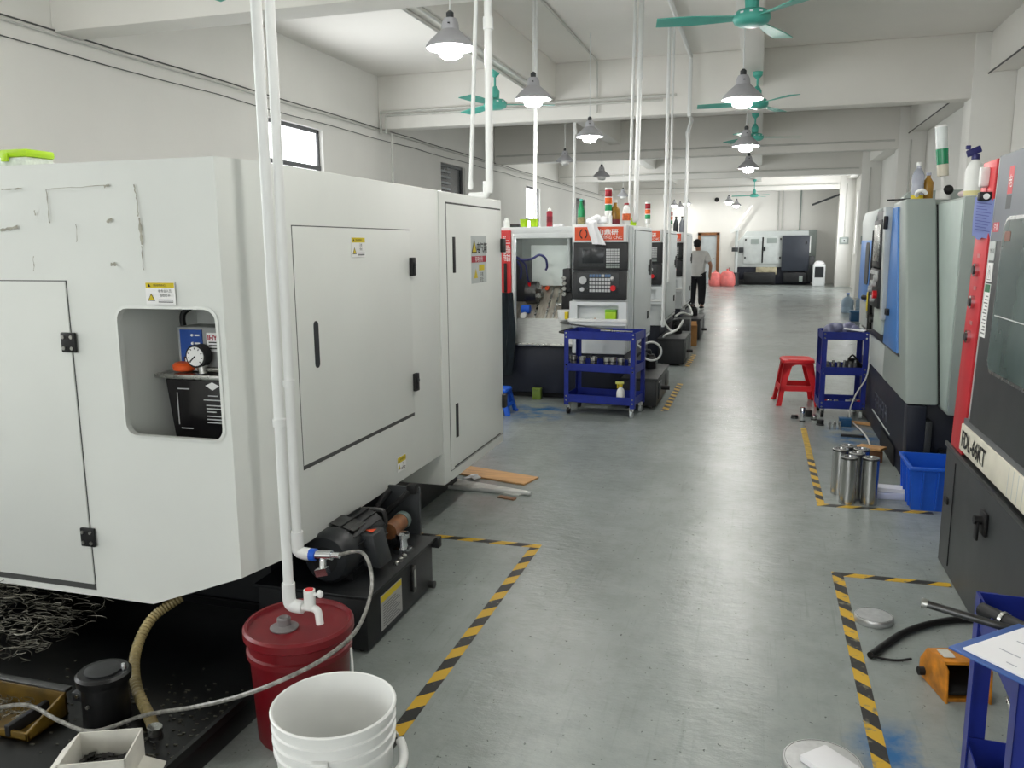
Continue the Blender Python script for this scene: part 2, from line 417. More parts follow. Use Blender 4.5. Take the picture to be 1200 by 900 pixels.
# ================================================================== pendant lamps, fans, pipes
def lamp_parts(root, lit, scale=1.0, ztop=4.38):
    s = scale
    sh = MB()
    out = [(.185, 0), (.178, .018), (.15, .05), (.10, .095), (.066, .125), (.06, .175), (.045, .205), (.02, .21)]
    inn = [(r-.006, z-.006) for r, z in out]
    prof = [(r*s, z*s) for r, z in out[::-1]]+[(r*s, z*s) for r, z in inn[:5]]
    sh.lathe(prof, n=28, close=True)
    shade = sh.build('shade', M_LAMPG, root, world=False)
    MB().lathe([(.178*s, .002*s), (.145*s, .042*s), (.096*s, .086*s), (.05*s, .11*s)], n=28, close=True).build('reflector', M_LAMPW, shade, world=False)
    MB().lathe([(.022*s, .20*s), (.028*s, .215*s), (.028*s, .245*s), (.012*s, .26*s)], n=14).build('socket', M_CHAR, root, world=False)
    for a in range(3):
        t = R(120*a+40); m = MB(); m.obox((.0615*s*math.cos(t), .0615*s*math.sin(t), .152*s), (-.006*s*math.sin(t), .006*s*math.cos(t), 0), (.003, 0, 0), (0, 0, .014*s)); m.build('vent_slot', M_DARKREC, shade, world=False)
    MB().lathe([(.03*s, .11*s), (.088*s, .05*s), (.092*s, -.02*s), (.085*s, -.055*s), (.055*s, -.075*s), (0, -.08*s)], n=16).build('bulb', M_BULB if lit else M_BULBOFF, root, world=False)
    MB().cyl((0, 0, .25*s), (0, 0, ztop), .006, n=8).build('cord', M_PVC, root, world=False)
def lamp(px, py, lit, label, top=ZC, z=3.05, sc=1.0, at=None):
    p = PZ(px, py, z) if at is None else Vector(at)
    r = thing('pendant_lamp', p, label, 'lamp', 'bell-shaped pendant lamps')
    lamp_parts(r, lit, sc, top-z)
    return r
lamp(528, 56, True, 'lit grey bell pendant lamp hanging over the big white lathe')
lamp(625, 116, True, 'lit bell pendant lamp hanging just before the orange-signed lathe with the open chamber')
lamp(691, 160, True, 'lit bell pendant lamp hanging behind the first open-chamber lathe, over the second lathe')
lamp(662, 189, False, 'unlit pale pendant lamp hanging on a white rod behind the wide cross beam', sc=.85)
lamp(705, 207, False, 'unlit dark grey bell pendant lamp above the red amber green signal tower')
lamp(870, 116, True, 'lit bell pendant lamp over the aisle right below the first teal fan', top=ZL, sc=1.12)
lamp(874, 171, True, 'lit bell pendant lamp over the aisle, second beyond the first teal fan', top=ZB, sc=1.12)
lamp(877, 197, True, 'lit bell pendant lamp over the aisle, third beyond the first teal fan', top=ZL, sc=1.1)
for px, lab in ((790, 'small lit pendant lamp far off behind the white poles'), (797, 'small lit pendant lamp far off beside the thin white pole'), (805, 'small lit pendant lamp far off right of the white pole')):
    lamp(px, {790: 241, 797: 243, 805: 239}[px], True, lab, sc=.9)
lamp(854, 237, True, 'small lit pendant lamp before the far white wall by the dark camera')
lamp(863, 241, True, 'small lit pendant lamp over the far grey lathe', top=ZC)
lamp(730, 230, False, 'unlit far pendant lamp above the bottles on the open-chamber lathe')
# lamps added out of view, above and behind, to light the near end
for i, (x, y) in enumerate(((-2.26, 3.2), (-2.26, -2.4), (-.24, 4.6), (-.24, 2.4), (-4.6, 1.0), (1.7, -3.5))):
    lamp(0, 0, True, 'added unseen lit bell pendant lamp lighting the near end', top=ZL if x == -.24 else ZC, at=(x, y, 3.05))

def fan(p, rot, label, top):
    r = thing('ceiling_fan', p, label, 'ceiling fan', 'teal ceiling fans')
    MB().cyl((0, 0, .16), (0, 0, top-p[2]), .014, n=10).build('down_rod', M_TEAL, r, world=False)
    MB().lathe([(.02, .10), (.055, .105), (.06, .19), (.03, .25), (.016, .26)], n=18).build('canopy', M_TEAL, r, world=False)
    MB().lathe([(.02, top-p[2]-.09), (.06, top-p[2]-.05), (.065, top-p[2])], n=18).build('ceiling_cup', M_TEAL, r, world=False)
    h = MB().lathe([(.04, .10), (.12, .085), (.15, .055), (.155, .02), (.14, -.01), (.10, -.03), (0, -.035)], n=28).build('motor_housing', M_TEAL, r, world=False)
    m = MB()
    for k in range(12):
        t = R(30*k); m.obox((.149*math.cos(t), .149*math.sin(t), .052), (.004*math.cos(t), .004*math.sin(t), 0), (-.014*math.sin(t), .014*math.cos(t), 0), (0, 0, .007))
    m.build('vent_ring', M_LAMPW, h, world=False)
    for k in range(3):
        t = R(rot+120*k); d = Vector((math.cos(t), math.sin(t), 0)); q = Vector((-math.sin(t), math.cos(t), 0))
        b = MB(); vs = []; st = 7
        for j in range(st+1):
            u = j/st; rr = .12+u*.66; w = .04+.05*min(1, u*1.6); tw = R(14-8*u); z = .03-.012*u
            e = q*math.cos(tw)+Vector((0, 0, 1))*math.sin(tw); nn = Vector((0, 0, .004))
            c = d*rr+Vector((0, 0, z))
            vs += [c-e*w-nn, c+e*w-nn, c+e*w+nn, c-e*w+nn]
        fs = []
        for j in range(st):
            for a in range(4): fs.append((j*4+a, j*4+(a+1) % 4, j*4+4+(a+1) % 4, j*4+4+a))
        fs += [(3, 2, 1, 0), tuple(st*4+a for a in range(4))]
        b.add(vs, fs); b.build('blade', M_TEAL, r, world=False)
    return r
fan((-.15, 7.5, 3.42), 190, 'teal ceiling fan over the aisle, the first before the wide cross beam', ZL)
fan((-.13, 11.95, 3.42), 186, 'teal ceiling fan over the aisle right before the wide cross beam', ZL)
fan((-.18, 15.6, 3.42), 130, 'teal ceiling fan over the aisle just beyond the wide cross beam', ZL)
fan((-.30, 31.4, 3.27), 185, 'teal ceiling fan far off before the far white wall', ZL)
fan((-3.42, 10.7, 3.40), 139, 'teal ceiling fan behind the white poles on the left side', ZL)
fan((-3.3, 5.25, 3.42), 35, 'teal ceiling fan above the big white lathe, only a blade showing', ZL)

M_COND = pm('white_conduit', (206, 206, 200), .5, var=.05)
M_CABLE = pm('dark_cable', (84, 84, 84), .6, var=.1)
def pipe(name, pts, r, label, cat='pipe', mat=None, group=None, n=12, couplers=()):
    root = thing(name, pts[0] if pts[0][2] < pts[-1][2] else pts[-1], label, cat, group)
    MB().tube(pts, r, n, sub=1).build('tube', mat or M_PVC, root)
    for c, d in couplers:
        c, d = Vector(c), Vector(d).normalized()
        MB().cyl(c-d*r*1.5, c+d*r*1.5, r*1.35, n=n).build('coupling', mat or M_PVC, root)
    return root
Z = (0, 0, 1)
pipe('drop_pipe', [(-1.87, 5.27, 1.925), (-1.76, 5.27, 1.925), (-1.73, 5.27, 1.955), (-1.72, 5.27, ZC)], .025, 'thick white drop pipe landing with an elbow on the white lathe cabinet', 'pipe', couplers=[((-1.74, 5.27, 1.98), Z), ((-1.725, 5.27, 3.0), Z)])
pipe('drop_pipe', [(-1.88, 5.32, 1.97), (-1.82, 5.32, 3.2), (-1.82, 5.32, ZC)], .014, 'thin white drop pipe beside the thick one on the white lathe cabinet', 'pipe', couplers=[((-1.878, 5.32, 2.0), Z)])
pipe('drop_pipe', [(-2.43, 9.0, 1.82), (-2.41, 9.0, 3.2), (-2.41, 9.0, ZC)], .02, 'white drop pipe behind the dark red bottle on the open-chamber lathe', 'pipe', couplers=[((-2.43, 9.0, 1.86), Z)])
q = PY(674, 150, 13.42); pipe('drop_pipe', [(q.x-.03, 13.42, .9), (q.x, 13.42, ZC)], .025, 'white drop pipe behind the green bottle, beyond the cross beam', 'pipe', couplers=[((q.x, 13.42, 3.4), Z)])
pipe('drop_pipe', [(-1.27, 8.75, 1.83), (-1.235, 8.75, ZC)], .026, 'thick white drop pipe onto the right corner of the first orange-signed lathe', 'pipe', couplers=[((-1.27, 8.75, 1.88), Z), ((-1.25, 8.75, 3.3), Z)])
pipe('drop_pipe', [(-1.335, 8.75, 1.83), (-1.30, 8.75, ZC)], .015, 'thin white drop pipe onto the right corner of the first orange-signed lathe', 'pipe', couplers=[((-1.335, 8.75, 1.86), Z)])
pipe('drop_pipe', [(-1.222, 11.15, .5), (-1.222, 11.15, ZC)], .022, 'thick white drop pipe down beside the control panel of the second lathe', 'pipe', couplers=[((-1.222, 11.15, 2.2), Z), ((-1.222, 11.15, .55), Z)])
pipe('drop_pipe', [(-1.165, 11.15, 1.1), (-1.165, 11.15, ZC)], .016, 'thin white drop pipe in front of the second lathe', 'pipe', couplers=[((-1.165, 11.15, 2.6), Z)])
pipe('drop_pipe', [(-1.225, 14.25, .5), (-1.225, 14.25, 3.42), (-1.10, 13.40, 3.49), (-1.10, 12.94, 3.49), (-1.10, 12.94, 4.33), (-1.10, 7.0, 4.345)], .03, 'white pipe running along the ceiling and down beside the third lathe', 'pipe', couplers=[((-1.225, 14.25, 3.38), Z), ((-1.225, 14.25, .6), Z)])
# conduits on beams and wall
pipe('ceiling_conduit', [(-3.36, 5.0, ZL-.02), (-3.36, 12.98, ZL-.02)], .02, 'white conduit along the underside of the left long beam, wall side', 'conduit', M_COND)
pipe('ceiling_conduit', [(-3.20, 5.0, ZL-.02), (-3.20, 12.98, ZL-.02)], .02, 'white conduit along the underside of the left long beam, aisle side', 'conduit', M_COND)
q = PY(700, 76, 12.97); pipe('ceiling_conduit', [(q.x-.02, 6.7, 4.36), (q.x, 12.96, 4.36), (q.x, 12.97, 3.6)], .014, 'thin grey conduit along the ceiling to the wide cross beam', 'conduit', M_COND)
pipe('beam_conduit', [(-6.15, 12.97, 3.45), (-6.15, 12.97, 3.80), (-1.3, 12.97, 3.80)], .022, 'pale conduit running along the wide cross beam from the left wall, upper', 'conduit', M_COND, couplers=[((-4.6, 12.97, 3.80), (1, 0, 0)), ((-2.0, 12.97, 3.80), (1, 0, 0))])
pipe('beam_conduit', [(-6.06, 12.97, 3.45), (-6.06, 12.97, 3.74), (-1.5, 12.97, 3.74)], .018, 'pale conduit running along the wide cross beam from the left wall, lower', 'conduit', M_COND, couplers=[((-5.2, 12.97, 3.74), (1, 0, 0))])
for i, y in enumerate((19.27, 25.87, 32.57)):
    pipe('beam_conduit', [(XL+.05, y, 3.70), (2.6, y, 3.70)], .02, 'white conduit along the %s cross beam beyond the wide one' % ('first', 'second', 'third')[i], 'conduit', M_COND)
def wall_run(z, r, mat, label, sag):
    pts = []; n = 44
    for k in range(n+1):
        y = -2+36*k/n; pts.append((XL+.02+r, y, z-sag*abs(math.sin(y*1.1))))
    pipe('wall_cable', pts, r, label, 'cable', mat, n=6)
wall_run(3.55, .008, M_CABLE, 'dark cable strung along the left wall, upper one', .012)
wall_run(3.51, .012, M_COND, 'pale cable strung along the left wall under the dark one', .012)
wall_run(3.38, .006, M_CABLE, 'thin cable strung along the left wall, lowest one', .02)
pipe('wall_cable', [(2.84, 13.5, 3.83), (2.84, 19.2, 3.83)], .012, 'dark cable along the edge beam above the right lathes', 'cable', M_CABLE, n=6)
pipe('wall_cable', [(2.84, 6.8, 3.83), (2.84, 12.9, 3.83)], .012, 'dark cable along the edge beam before the right pillar', 'cable', M_CABLE, n=6)
pipe('wall_conduit', [(-5.95, 12.9, 1.0), (-5.95, 12.96, 3.45)], .02, 'pale conduit dropping down the left wall under the cross beam', 'conduit', M_COND)

# ================================================================== the big white lathe
XA, YN = -1.66, 2.35
wl = thing('white_lathe', (-2.6, 3.8, 0), 'big white enclosed lathe with a recessed lubrication pump window', 'lathe')
ZT = 1.893
body = MB().prism([(-3.75, 2.53), (XA, 2.53), (XA, 4.17), (-3.75, 4.17)], 2, .452, ZT).build('body', M_WHITE, wl, bevel=.004)
m = MB()
n0 = [(-3.75, .302), (-2.10, .302), (-1.712, .447), (-1.712, ZT), (-3.75, ZT)]; n1 = [(-3.75, .302), (-2.10, .302), (XA, .452), (XA, ZT), (-3.75, ZT)]
m.add([(x, 2.35, z) for x, z in n0]+[(x, 2.53, z) for x, z in n1], [(0, 1, 2, 3, 4), (9, 8, 7, 6, 5)]+[(i, 5+i, 5+(i+1) % 5, (i+1) % 5) for i in range(5)])
front = m.build('front_shell', M_WHITE, wl)
for o in (body, front):
    hole = MB().prism([(z, x) for x, z in rrect(-2.15, -1.742, .94, 1.398, .045)], 1, 2.2, 2.45).build('cutter', M_WHITE, wl)
    cut(o, hole)
    hole = MB().box(-2.153, -1.735, 2.364, 2.78, .86, 1.405).build('cutter', M_WHITE, wl)
    cut(o, hole)
# opening rim
m = MB(); a = rrect(-2.157, -1.735, .933, 1.405, .05); b = rrect(-2.147, -1.745, .943, 1.395, .043); n = len(a)
vs = [(x, 2.347, z) for x, z in a]+[(x, 2.345, z) for x, z in b]+[(x, 2.37, z) for x, z in b]
m.add(vs, [(i, (i+1) % n, n+(i+1) % n, n+i) for i in range(n)]+[(n+i, n+(i+1) % n, 2*n+(i+1) % n, 2*n+i) for i in range(n)]); m.build('opening_rim', M_WHITE, wl)
# side door on the near face
M_GAP = pm('grey_gap', (74, 75, 74), .7)
MB().box(-3.6, -2.3545, 2.3475, 2.36, .328, 1.4905).build('door_gap', M_GAP, wl)
dn = MB().box(-3.6, -2.357, 2.343, 2.362, .352, 1.487).build('door', M_WHITE, wl, bevel=.002)
for z in (1.27, .54):
    h = MB().box(-2.390, -2.328, 2.332, 2.345, z-.036, z+.036).build('hinge', M_RUBBER, wl, bevel=.004)
    for dx in (-.018, .018):
        for dz in (-.02, .02): MB().cyl((-2.359+dx, 2.333, z+dz), (-2.359+dx, 2.328, z+dz), .007, n=8).build('bolt', M_STEEL, h)
# access panel in the long face
MB().box(XA-.01, XA+.0012, 2.708, 3.783, .748, 1.681).build('panel_gap', M_GAP, wl)
ap = MB().box(XA-.01, XA+.004, 2.711, 3.780, .765, 1.677).build('access_panel', M_WHITE, wl, bevel=.002)
MB().prism([(y, z) for y, z in rrect(2.826, 2.862, 1.13, 1.315, .017)], 0, XA+.003, XA+.0055).build('grip_slot', M_CHAR, ap)
for y, z in ((3.785, 1.50), (3.79, .92)):
    h = MB().box(XA, XA+.022, y-.022, y+.022, z-.045, z+.045).build('latch', M_RUBBER, wl, bevel=.004)
    MB().cyl((XA+.02, y, z+.01), (XA+.028, y, z+.01), .010, n=10).build('latch_button', M_CHAR, h)
# electrical cabinet at the far end
cb = MB().box(-3.0, XA+.004, 4.175, 5.29, .262, ZT).build('cabinet', M_WHITE, wl, bevel=.008)
MB().box(XA, XA+.0055, 4.268, 5.260, .320, 1.838).build('door_gap', M_GAP, cb)
cd = MB().box(XA-.01, XA+.009, 4.272, 5.257, .325, 1.828).build('cabinet_door', M_WHITE, wl, bevel=.002)
for z0, z1 in ((1.45, 1.65), (.50, .70)):
    MB().box(XA+.007, XA+.013, 4.352, 4.392, z0, z1).build('handle', M_RUBBER, cd, bevel=.004)
for z in (1.60, .55):
    MB().box(XA+.004, XA+.03, 5.245, 5.305, z-.045, z+.045).build('hinge', M_RUBBER, wl, bevel=.004)
MB().tube([(XA+.010, 4.32, .335), (XA+.010, 5.2, .335)], .004, 6).build('door_seam', M_CHAR, cd)
# black bed under the shell
MB().box(-3.4, -1.93, 2.85, 5.1, 0, .45).build('bed', M_BLACK, wl, bevel=.01)
MB().box(-3.4, -2.95, 2.42, 2.85, 0, .45).build('foot', M_BLACK, wl, bevel=.01)
MB().box(-2.9, -2.0, 5.1, 5.25, 0, .27).build('foot', M_BLACK, wl, bevel=.01)
# stickers
def tri(m, c, xd, yd, s, off):
    c, xd, yd, off = Vector(c), Vector(xd), Vector(yd), Vector(off)
    return m.add([c-xd*s-yd*s*.7+off, c+xd*s-yd*s*.7+off, c+yd*s+off], [(0, 1, 2)])
def sticker(parent, c, xd, yd, w, h, head=.27, lines=None, name='warning_sticker'):
    """flat printed warning label: white sheet, yellow head, triangle and lettering"""
    c, xd, yd = Vector(c), Vector(xd).normalized(), Vector(yd).normalized(); nd = xd.cross(yd)
    def q(mm, x0, x1, y0, y1, k):
        mm.add([c+xd*x0+yd*y0+nd*k, c+xd*x1+yd*y0+nd*k, c+xd*x1+yd*y1+nd*k, c+xd*x0+yd*y1+nd*k], [(0, 1, 2, 3)])
    s = MB(); s.obox(c, xd*w/2, yd*h/2, nd*.0008); st = s.build(name, M_WINK, parent)
    y1 = h/2; yh = h/2-h*head
    k = MB(); q(k, -w*.48, w*.48, yh, y1-h*.03, .0016); k.build('yellow_head', M_YELLOW, st)
    t = MB(); tri(t, c+xd*(-w*.36)+yd*(y1-h*head*.58), xd, yd, h*head*.32, nd*.002); t.build('small_triangle', M_INK, st)
    text('WARNING', 'lettering', h*head*.5, M_INK, st, c+xd*(-w*.22)+yd*(yh+h*head*.3)+nd*.0022, xd, yd)
    t = MB(); tri(t, c+xd*(-w*.31)-yd*h*.2, xd, yd, h*.2, nd*.0016); t.build('triangle', M_INK, st)
    t = MB(); tri(t, c+xd*(-w*.31)-yd*h*.205, xd, yd, h*.15, nd*.002); t.build('triangle_fill', M_YELLOW, st)
    for i, ln in enumerate(lines or ('非专业人员', '请勿打开')):
        text(ln, 'lettering', h*.145, M_INK, st, c+xd*(w*.16)+yd*(yh-h*(.18+.2*i))+nd*.002, xd, yd, align='CENTER')
    for i in range(2):
        k = MB(); q(k, -w*.08, w*.42, -h*(.32+.09*i), -h*(.28+.09*i), .0018); k.build('fine_print', M_INK, st)
    return st
sticker(wl, (-1.953, 2.342, 1.449), (1, 0, 0), (0, 0, 1), .120, .076)
sticker(ap, (XA+.006, 3.225, 1.598), (0, 1, 0), (0, 0, 1), .125, .085, lines=('注意', '安全'))
sticker(wl, (XA+.004, 3.60, .545), (0, 1, 0), (0, 0, 1), .10, .075, head=.4, lines=('注意', '安全'))
# electrical hazard lettering on the cabinet door
c = Vector((XA+.0105, 4.80, 1.59)); Yd, Zd = Vector((0, 1, 0)), Vector((0, 0, 1)); nx = Vector((.0012, 0, 0))
lab = MB().box(XA+.0085, XA+.0102, 4.66, 4.945, 1.375, 1.66).build('hazard_sheet', M_LGREY, cd)
t = MB(); tri(t, c-Yd*.085, Yd, Zd, .05, nx); t.build('triangle', M_INK, lab); t = MB(); tri(t, c-Yd*.085-Zd*.002, Yd, Zd, .036, nx*1.6); t.build('triangle_fill', M_YELLOW, lab)
text('电气箱', 'lettering', .068, M_INK, lab, c+Yd*.055-Zd*.028+nx, Yd, Zd, align='CENTER', bold=.001)
MB().box(XA+.010, XA+.0112, 4.665, 4.935, 1.50, 1.538).build('red_band', M_REDINK, lab)
text('有电危险', 'lettering', .036, M_WINK, lab, Vector((XA+.0118, 4.80, 1.506)), Yd, Zd, align='CENTER')
t = MB(); tri(t, Vector((XA+.010, 4.74, 1.43)), Yd, Zd, .035, nx); t.build('triangle', M_YELLOW, lab)
MB().box(XA+.010, XA+.0112, 4.80, 4.90, 1.45, 1.485).build('yellow_band', M_YELLOW, lab)
text('注意', 'lettering', .03, M_INK, lab, Vector((XA+.0112, 4.85, 1.415)), Yd, Zd, align='CENTER')
text('安全', 'lettering', .03, M_INK, lab, Vector((XA+.0112, 4.85, 1.383)), Yd, Zd, align='CENTER')
# glue residue and scrapes left on the upper near face
M_GLUE = pm('glue_residue', (168, 166, 152), .7, var=.2, scale=30)
rg = random.Random(3)
def smear(parent, pts, w):
    m = MB(); a, b = [], []
    for i, (px, py) in enumerate(pts):
        p = PY(px, py, 2.341); ww = w*rg.uniform(.4, 1.3)
        d = (Vector(PY(*pts[min(i+1, len(pts)-1)], 2.341))-Vector(PY(*pts[max(i-1, 0)], 2.341))).normalized()
        nrm = Vector((-d.z, 0, d.x)); a.append(p+nrm*ww); b.append(p-nrm*ww)
    n = len(a); m.add(a+b, [(i, i+1, n+i+1, n+i) for i in range(n-1)]); m.build('glue_residue', M_GLUE, parent)
def wob(x0, y0, x1, y1, n): return [(x0+(x1-x0)*k/n+rg.uniform(-.6, .6), y0+(y1-y0)*k/n+rg.uniform(-.6, .6)) for k in range(n+1)]
for (a, b, c2, d, w) in ((157, 216, 160, 232, .0025), (160, 232, 162, 254, .0025), (163, 255, 166, 287, .006), (54, 222, 58, 262, .0028), (1, 222, 25, 221, .003), (0, 270, 21, 266, .006), (122, 219, 127, 217, .005), (125, 260, 131, 257, .005), (40, 246, 41, 252, .003), (166, 288, 168, 316, .0022), (54, 222, 124, 217, .0012), (130, 310, 136, 309, .006), (39, 300, 40, 318, .002), (89, 262, 90, 284, .0015)):
    smear(wl, wob(a, b, c2, d, 7), w)

# ---------------- lubrication pump standing in the recess
lp = thing('lubrication_pump', (-1.93, 2.55, .86), 'black oil lubrication pump with orange cap and round gauge in the lathe recess', 'pump')
M_OILT = pm('dark_oil_tank', (22, 20, 22), .22, var=.2)
rs = MB().prism([(.862, -2.062), (.862, -1.765), (1.125, -1.755), (1.125, -2.095)], 1, 2.50, 2.66).build('reservoir', M_OILT, lp, bevel=.006)
MB().box(-2.125, -1.745, 2.48, 2.68, 1.128, 1.146).build('lid_plate', M_STEEL, lp, bevel=.003)
bx = MB().box(-2.055, -1.75, 2.535, 2.66, 1.15, 1.315).build('control_box', pm('grey_control_box', (150, 152, 150), .45), lp, bevel=.006)
MB().box(-2.040, -1.945, 2.531, 2.536, 1.165, 1.305).build('blue_panel', pm('blue_label', (26, 72, 150), .45), bx)
MB().box(-2.028, -1.965, 2.528, 2.532, 1.170, 1.205).build('logo_plate', pm('dark_logo_label', (50, 26, 34), .45), bx, bevel=.002)
text('IHY', 'lettering', .032, M_WINK, bx, (-1.9965, 2.5275, 1.177), (1, 0, 0), (0, 0, 1), align='CENTER', bold=.001)
for z in (1.285, 1.255):
    MB().cyl((-1.985, 2.531, z), (-1.985, 2.526, z), .005, n=8).build('indicator', M_WINK, bx)
    MB().box(-1.975, -1.955, 2.529, 2.531, z-.003, z+.003).build('indicator_text', M_WINK, bx)
MB().box(-1.925, -1.785, 2.531, 2.536, 1.225, 1.295).build('info_label', M_WINK, bx)
text('IHY', 'lettering', .026, M_REDINK, bx, (-1.90, 2.530, 1.268), (1, 0, 0), (0, 0, 1), align='CENTER', bold=.001)
for k in range(3): MB().box(-1.915, -1.80, 2.529, 2.531, 1.236+k*.011, 1.240+k*.011).build('info_line', M_INK, bx)
MB().lathe([(.03, 0), (.042, .005), (.044, .022), (.036, .032), (.012, .036)], (-2.03, 2.535, 1.151), 20).build('orange_cap', pm('orange_plastic', (225, 88, 30), .4), lp)
g = MB().cyl((-1.935, 2.515, 1.215), (-1.935, 2.475, 1.215), .042, n=24).build('gauge', M_RUBBER, lp)
MB().cyl((-1.935, 2.476, 1.215), (-1.935, 2.472, 1.215), .035, n=24).build('dial', M_WINK, g)
MB().bar((-1.935, 2.470, 1.215), (-1.957, 2.470, 1.195), .004, .002, (0, 1, 0)).build('needle', M_INK, g)
for k in range(9):
    t = R(-45+33.75*k); MB().bar((-1.935+.026*math.cos(t), 2.471, 1.215+.026*math.sin(t)), (-1.935+.032*math.cos(t), 2.471, 1.215+.032*math.sin(t)), .003, .001, (0, 1, 0)).build('tick', M_INK, g)
MB().cyl((-1.925, 2.50, 1.15), (-1.93, 2.50, 1.19), .018, n=12).build('gauge_stem', M_STEEL, lp)
MB().tube([(-1.925, 2.5, 1.165), (-1.86, 2.5, 1.165), (-1.78, 2.5, 1.165)], .009, 8).build('outlet_tube', M_STEEL, lp)
MB().tube([(-2.05, 2.60, 1.27), (-2.075, 2.60, 1.31), (-2.07, 2.60, 1.36), (-2.02, 2.62, 1.388), (-1.95, 2.66, 1.39)], .011, 8).build('hose', M_RUBBER, lp)
for k, (x0, x1, z) in enumerate(((-2.04, -1.99, 1.088), (-1.91, -1.87, 1.066), (-1.93, -1.85, 1.050), (-1.92, -1.84, 1.030), (-1.92, -1.85, 1.018), (-1.92, -1.88, 1.006), (-1.92, -1.83, .99), (-1.92, -1.84, .978), (-1.92, -1.85, .966), (-2.035, -1.985, .94))):
    MB().box(x0, x1, 2.4965, 2.4995, z, z+.0035).build('print_line', M_KEY, rs)
MB().box(-2.045, -2.0425, 2.4965, 2.4995, .955, 1.075).build('level_scale', M_KEY, rs)
tri_ = MB(); tri_.add([(-1.92, 2.498, 1.105), (-1.89, 2.498, 1.118), (-1.86, 2.498, 1.105), (-1.89, 2.498, 1.088)], [(0, 1, 2, 3)]); tri_.build('emblem', M_WINK, rs)

# ---------------- green-lidded box on top of the lathe
gx = PY(37, 180, 2.42).x-.08
gb = thing('parts_box', (gx, 2.45, ZT), 'clear plastic box with a lime green lid on top of the white lathe', 'box')
MB().box(gx-.10, gx+.075, 2.40, 2.52, ZT, ZT+.035).build('body', pm('cloudy_clear_plastic', (214, 222, 210), .3, var=.15, scale=40), gb, bevel=.006)
MB().box(gx-.105, gx+.08, 2.395, 2.525, ZT+.035, ZT+.062).build('lid', M_GREEN, gb, bevel=.008)
MB().box(gx-.03, gx+.0, 2.388, 2.396, ZT+.02, ZT+.05).build('clasp', M_GREEN, gb, bevel=.002)

# ---------------- hydraulic unit: tank, motor, valves
hu = thing('hydraulic_unit', (-1.66, 3.08, 0), 'black hydraulic tank with electric motor and valves beside the white lathe', 'hydraulic unit')
tk = MB().box(-1.92, -1.43, 2.74, 3.42, .012, .232).build('tank', M_BLACK, hu, bevel=.004)
MB().box(-1.93, -1.412, 2.725, 3.44, .232, .246).build('tank_lid', M_BLACK, hu, bevel=.003)
MB().box(-1.46, -1.40, 3.43, 3.47, .19, .24).build('lug', M_BLACK, hu, bevel=.004)
MB().box(-1.89, -1.50, 3.445, 3.465, .03, .475).build('back_plate', M_CHAR, hu, bevel=.003)
for x in (-1.88, -1.47):
    for y in (2.78, 3.38): MB().cyl((x, y, 0), (x, y, .013), .022, n=12).build('foot', M_RUBBER, hu)
MB().cyl((-1.43, 3.37, .035), (-1.40, 3.37, .035), .018, n=12).build('drain_plug', M_DSTEEL, tk)
mo = MB().cyl((-1.62, 2.84, .365), (-1.62, 3.13, .365), .098, n=28).build('motor', M_BLACK, hu)
for k in range(18):
    t = R(20*k); MB().obox((-1.62+.102*math.cos(t), 2.99, .365+.102*math.sin(t)), (.008*math.cos(t), 0, .008*math.sin(t)), (0, .13, 0), (-.0022*math.sin(t), 0, .0022*math.cos(t))).build('cooling_fin', M_BLACK, mo)
MB().lathe([(.04, -.075), (.09, -.07), (.106, -.05), (.108, .02)], (-1.62, 2.84, .365), 28, axis=(0, 1, 0)).build('fan_cover', pm('black_fan_cover', (30, 33, 36), .4), mo)
MB().lathe([(.055, -.0765), (.03, -.079), (.0, -.08)], (-1.62, 2.84, .365), 24, axis=(0, 1, 0)).build('fan_grille', M_DARKREC, mo)
MB().box(-1.70, -1.55, 2.86, 3.10, .247, .285).build('motor_foot', M_BLACK, hu, bevel=.004)
tb = MB().prism([(.285, -1.53), (.425, -1.55), (.425, -1.485), (.285, -1.45)], 1, 2.92, 3.03).build('terminal_box', M_CHAR, hu, bevel=.006)
t = MB(); tri(t, (-1.515, 2.965, .4305), (0, 1, 0), (-1, 0, 0), .025, (0, 0, 0)); t.build('hazard_mark', M_ORANGE, tb)
MB().obox((-1.60, 2.93, .466), (.055, 0, -.012), (0, .055, 0), (.0004, 0, .002)).build('nameplate', M_DSTEEL, mo)
cn = MB().cyl((-1.545, 3.20, .34), (-1.545, 3.34, .345), .038, n=18).build('accumulator', pm('rusty_canister', (128, 84, 52), .5, var=.35, scale=18), hu)
MB().cyl((-1.545, 3.325, .345), (-1.545, 3.36, .345), .041, n=18).build('accumulator_cap', pm('grey_green_cap', (92, 108, 104), .45), cn)
MB().lathe([(.045, 0), (.045, .02), (.025, .025), (.022, .06), (.034, .065), (.034, .085), (.015, .09)], (-1.49, 3.22, .246), 16).build('filler_cap', M_CHROME, hu)
for y in (3.07, 3.11, 3.15): MB().lathe([(.012, 0), (.012, .014), (.006, .018)], (-1.45, y, .246), 8).build('bolt', M_STEEL, hu)
MB().tube([(-1.56, 3.20, .36), (-1.565, 3.20, .42), (-1.59, 3.19, .44), (-1.70, 3.14, .445), (-1.78, 3.05, .44)], .012, 8).build('hydraulic_pipe', M_DSTEEL, hu)
MB().tube([(-1.53, 3.42, .47), (-1.56, 3.38, .44), (-1.61, 3.36, .39), (-1.66, 3.34, .33)], .014, 8).build('hydraulic_hose', M_RUBBER, hu)
MB().tube([(-1.64, 3.42, .46), (-1.66, 3.36, .42), (-1.69, 3.30, .35)], .014, 8).build('hydraulic_hose', M_RUBBER, hu)
MB().box(-1.545, -1.50, 3.40, 3.445, .455, .50).build('valve_block', M_RUBBER, hu, bevel=.005)
MB().box(-1.70, -1.58, 3.16, 3.30, .246, .32).build('manifold', M_DSTEEL, hu, bevel=.006)
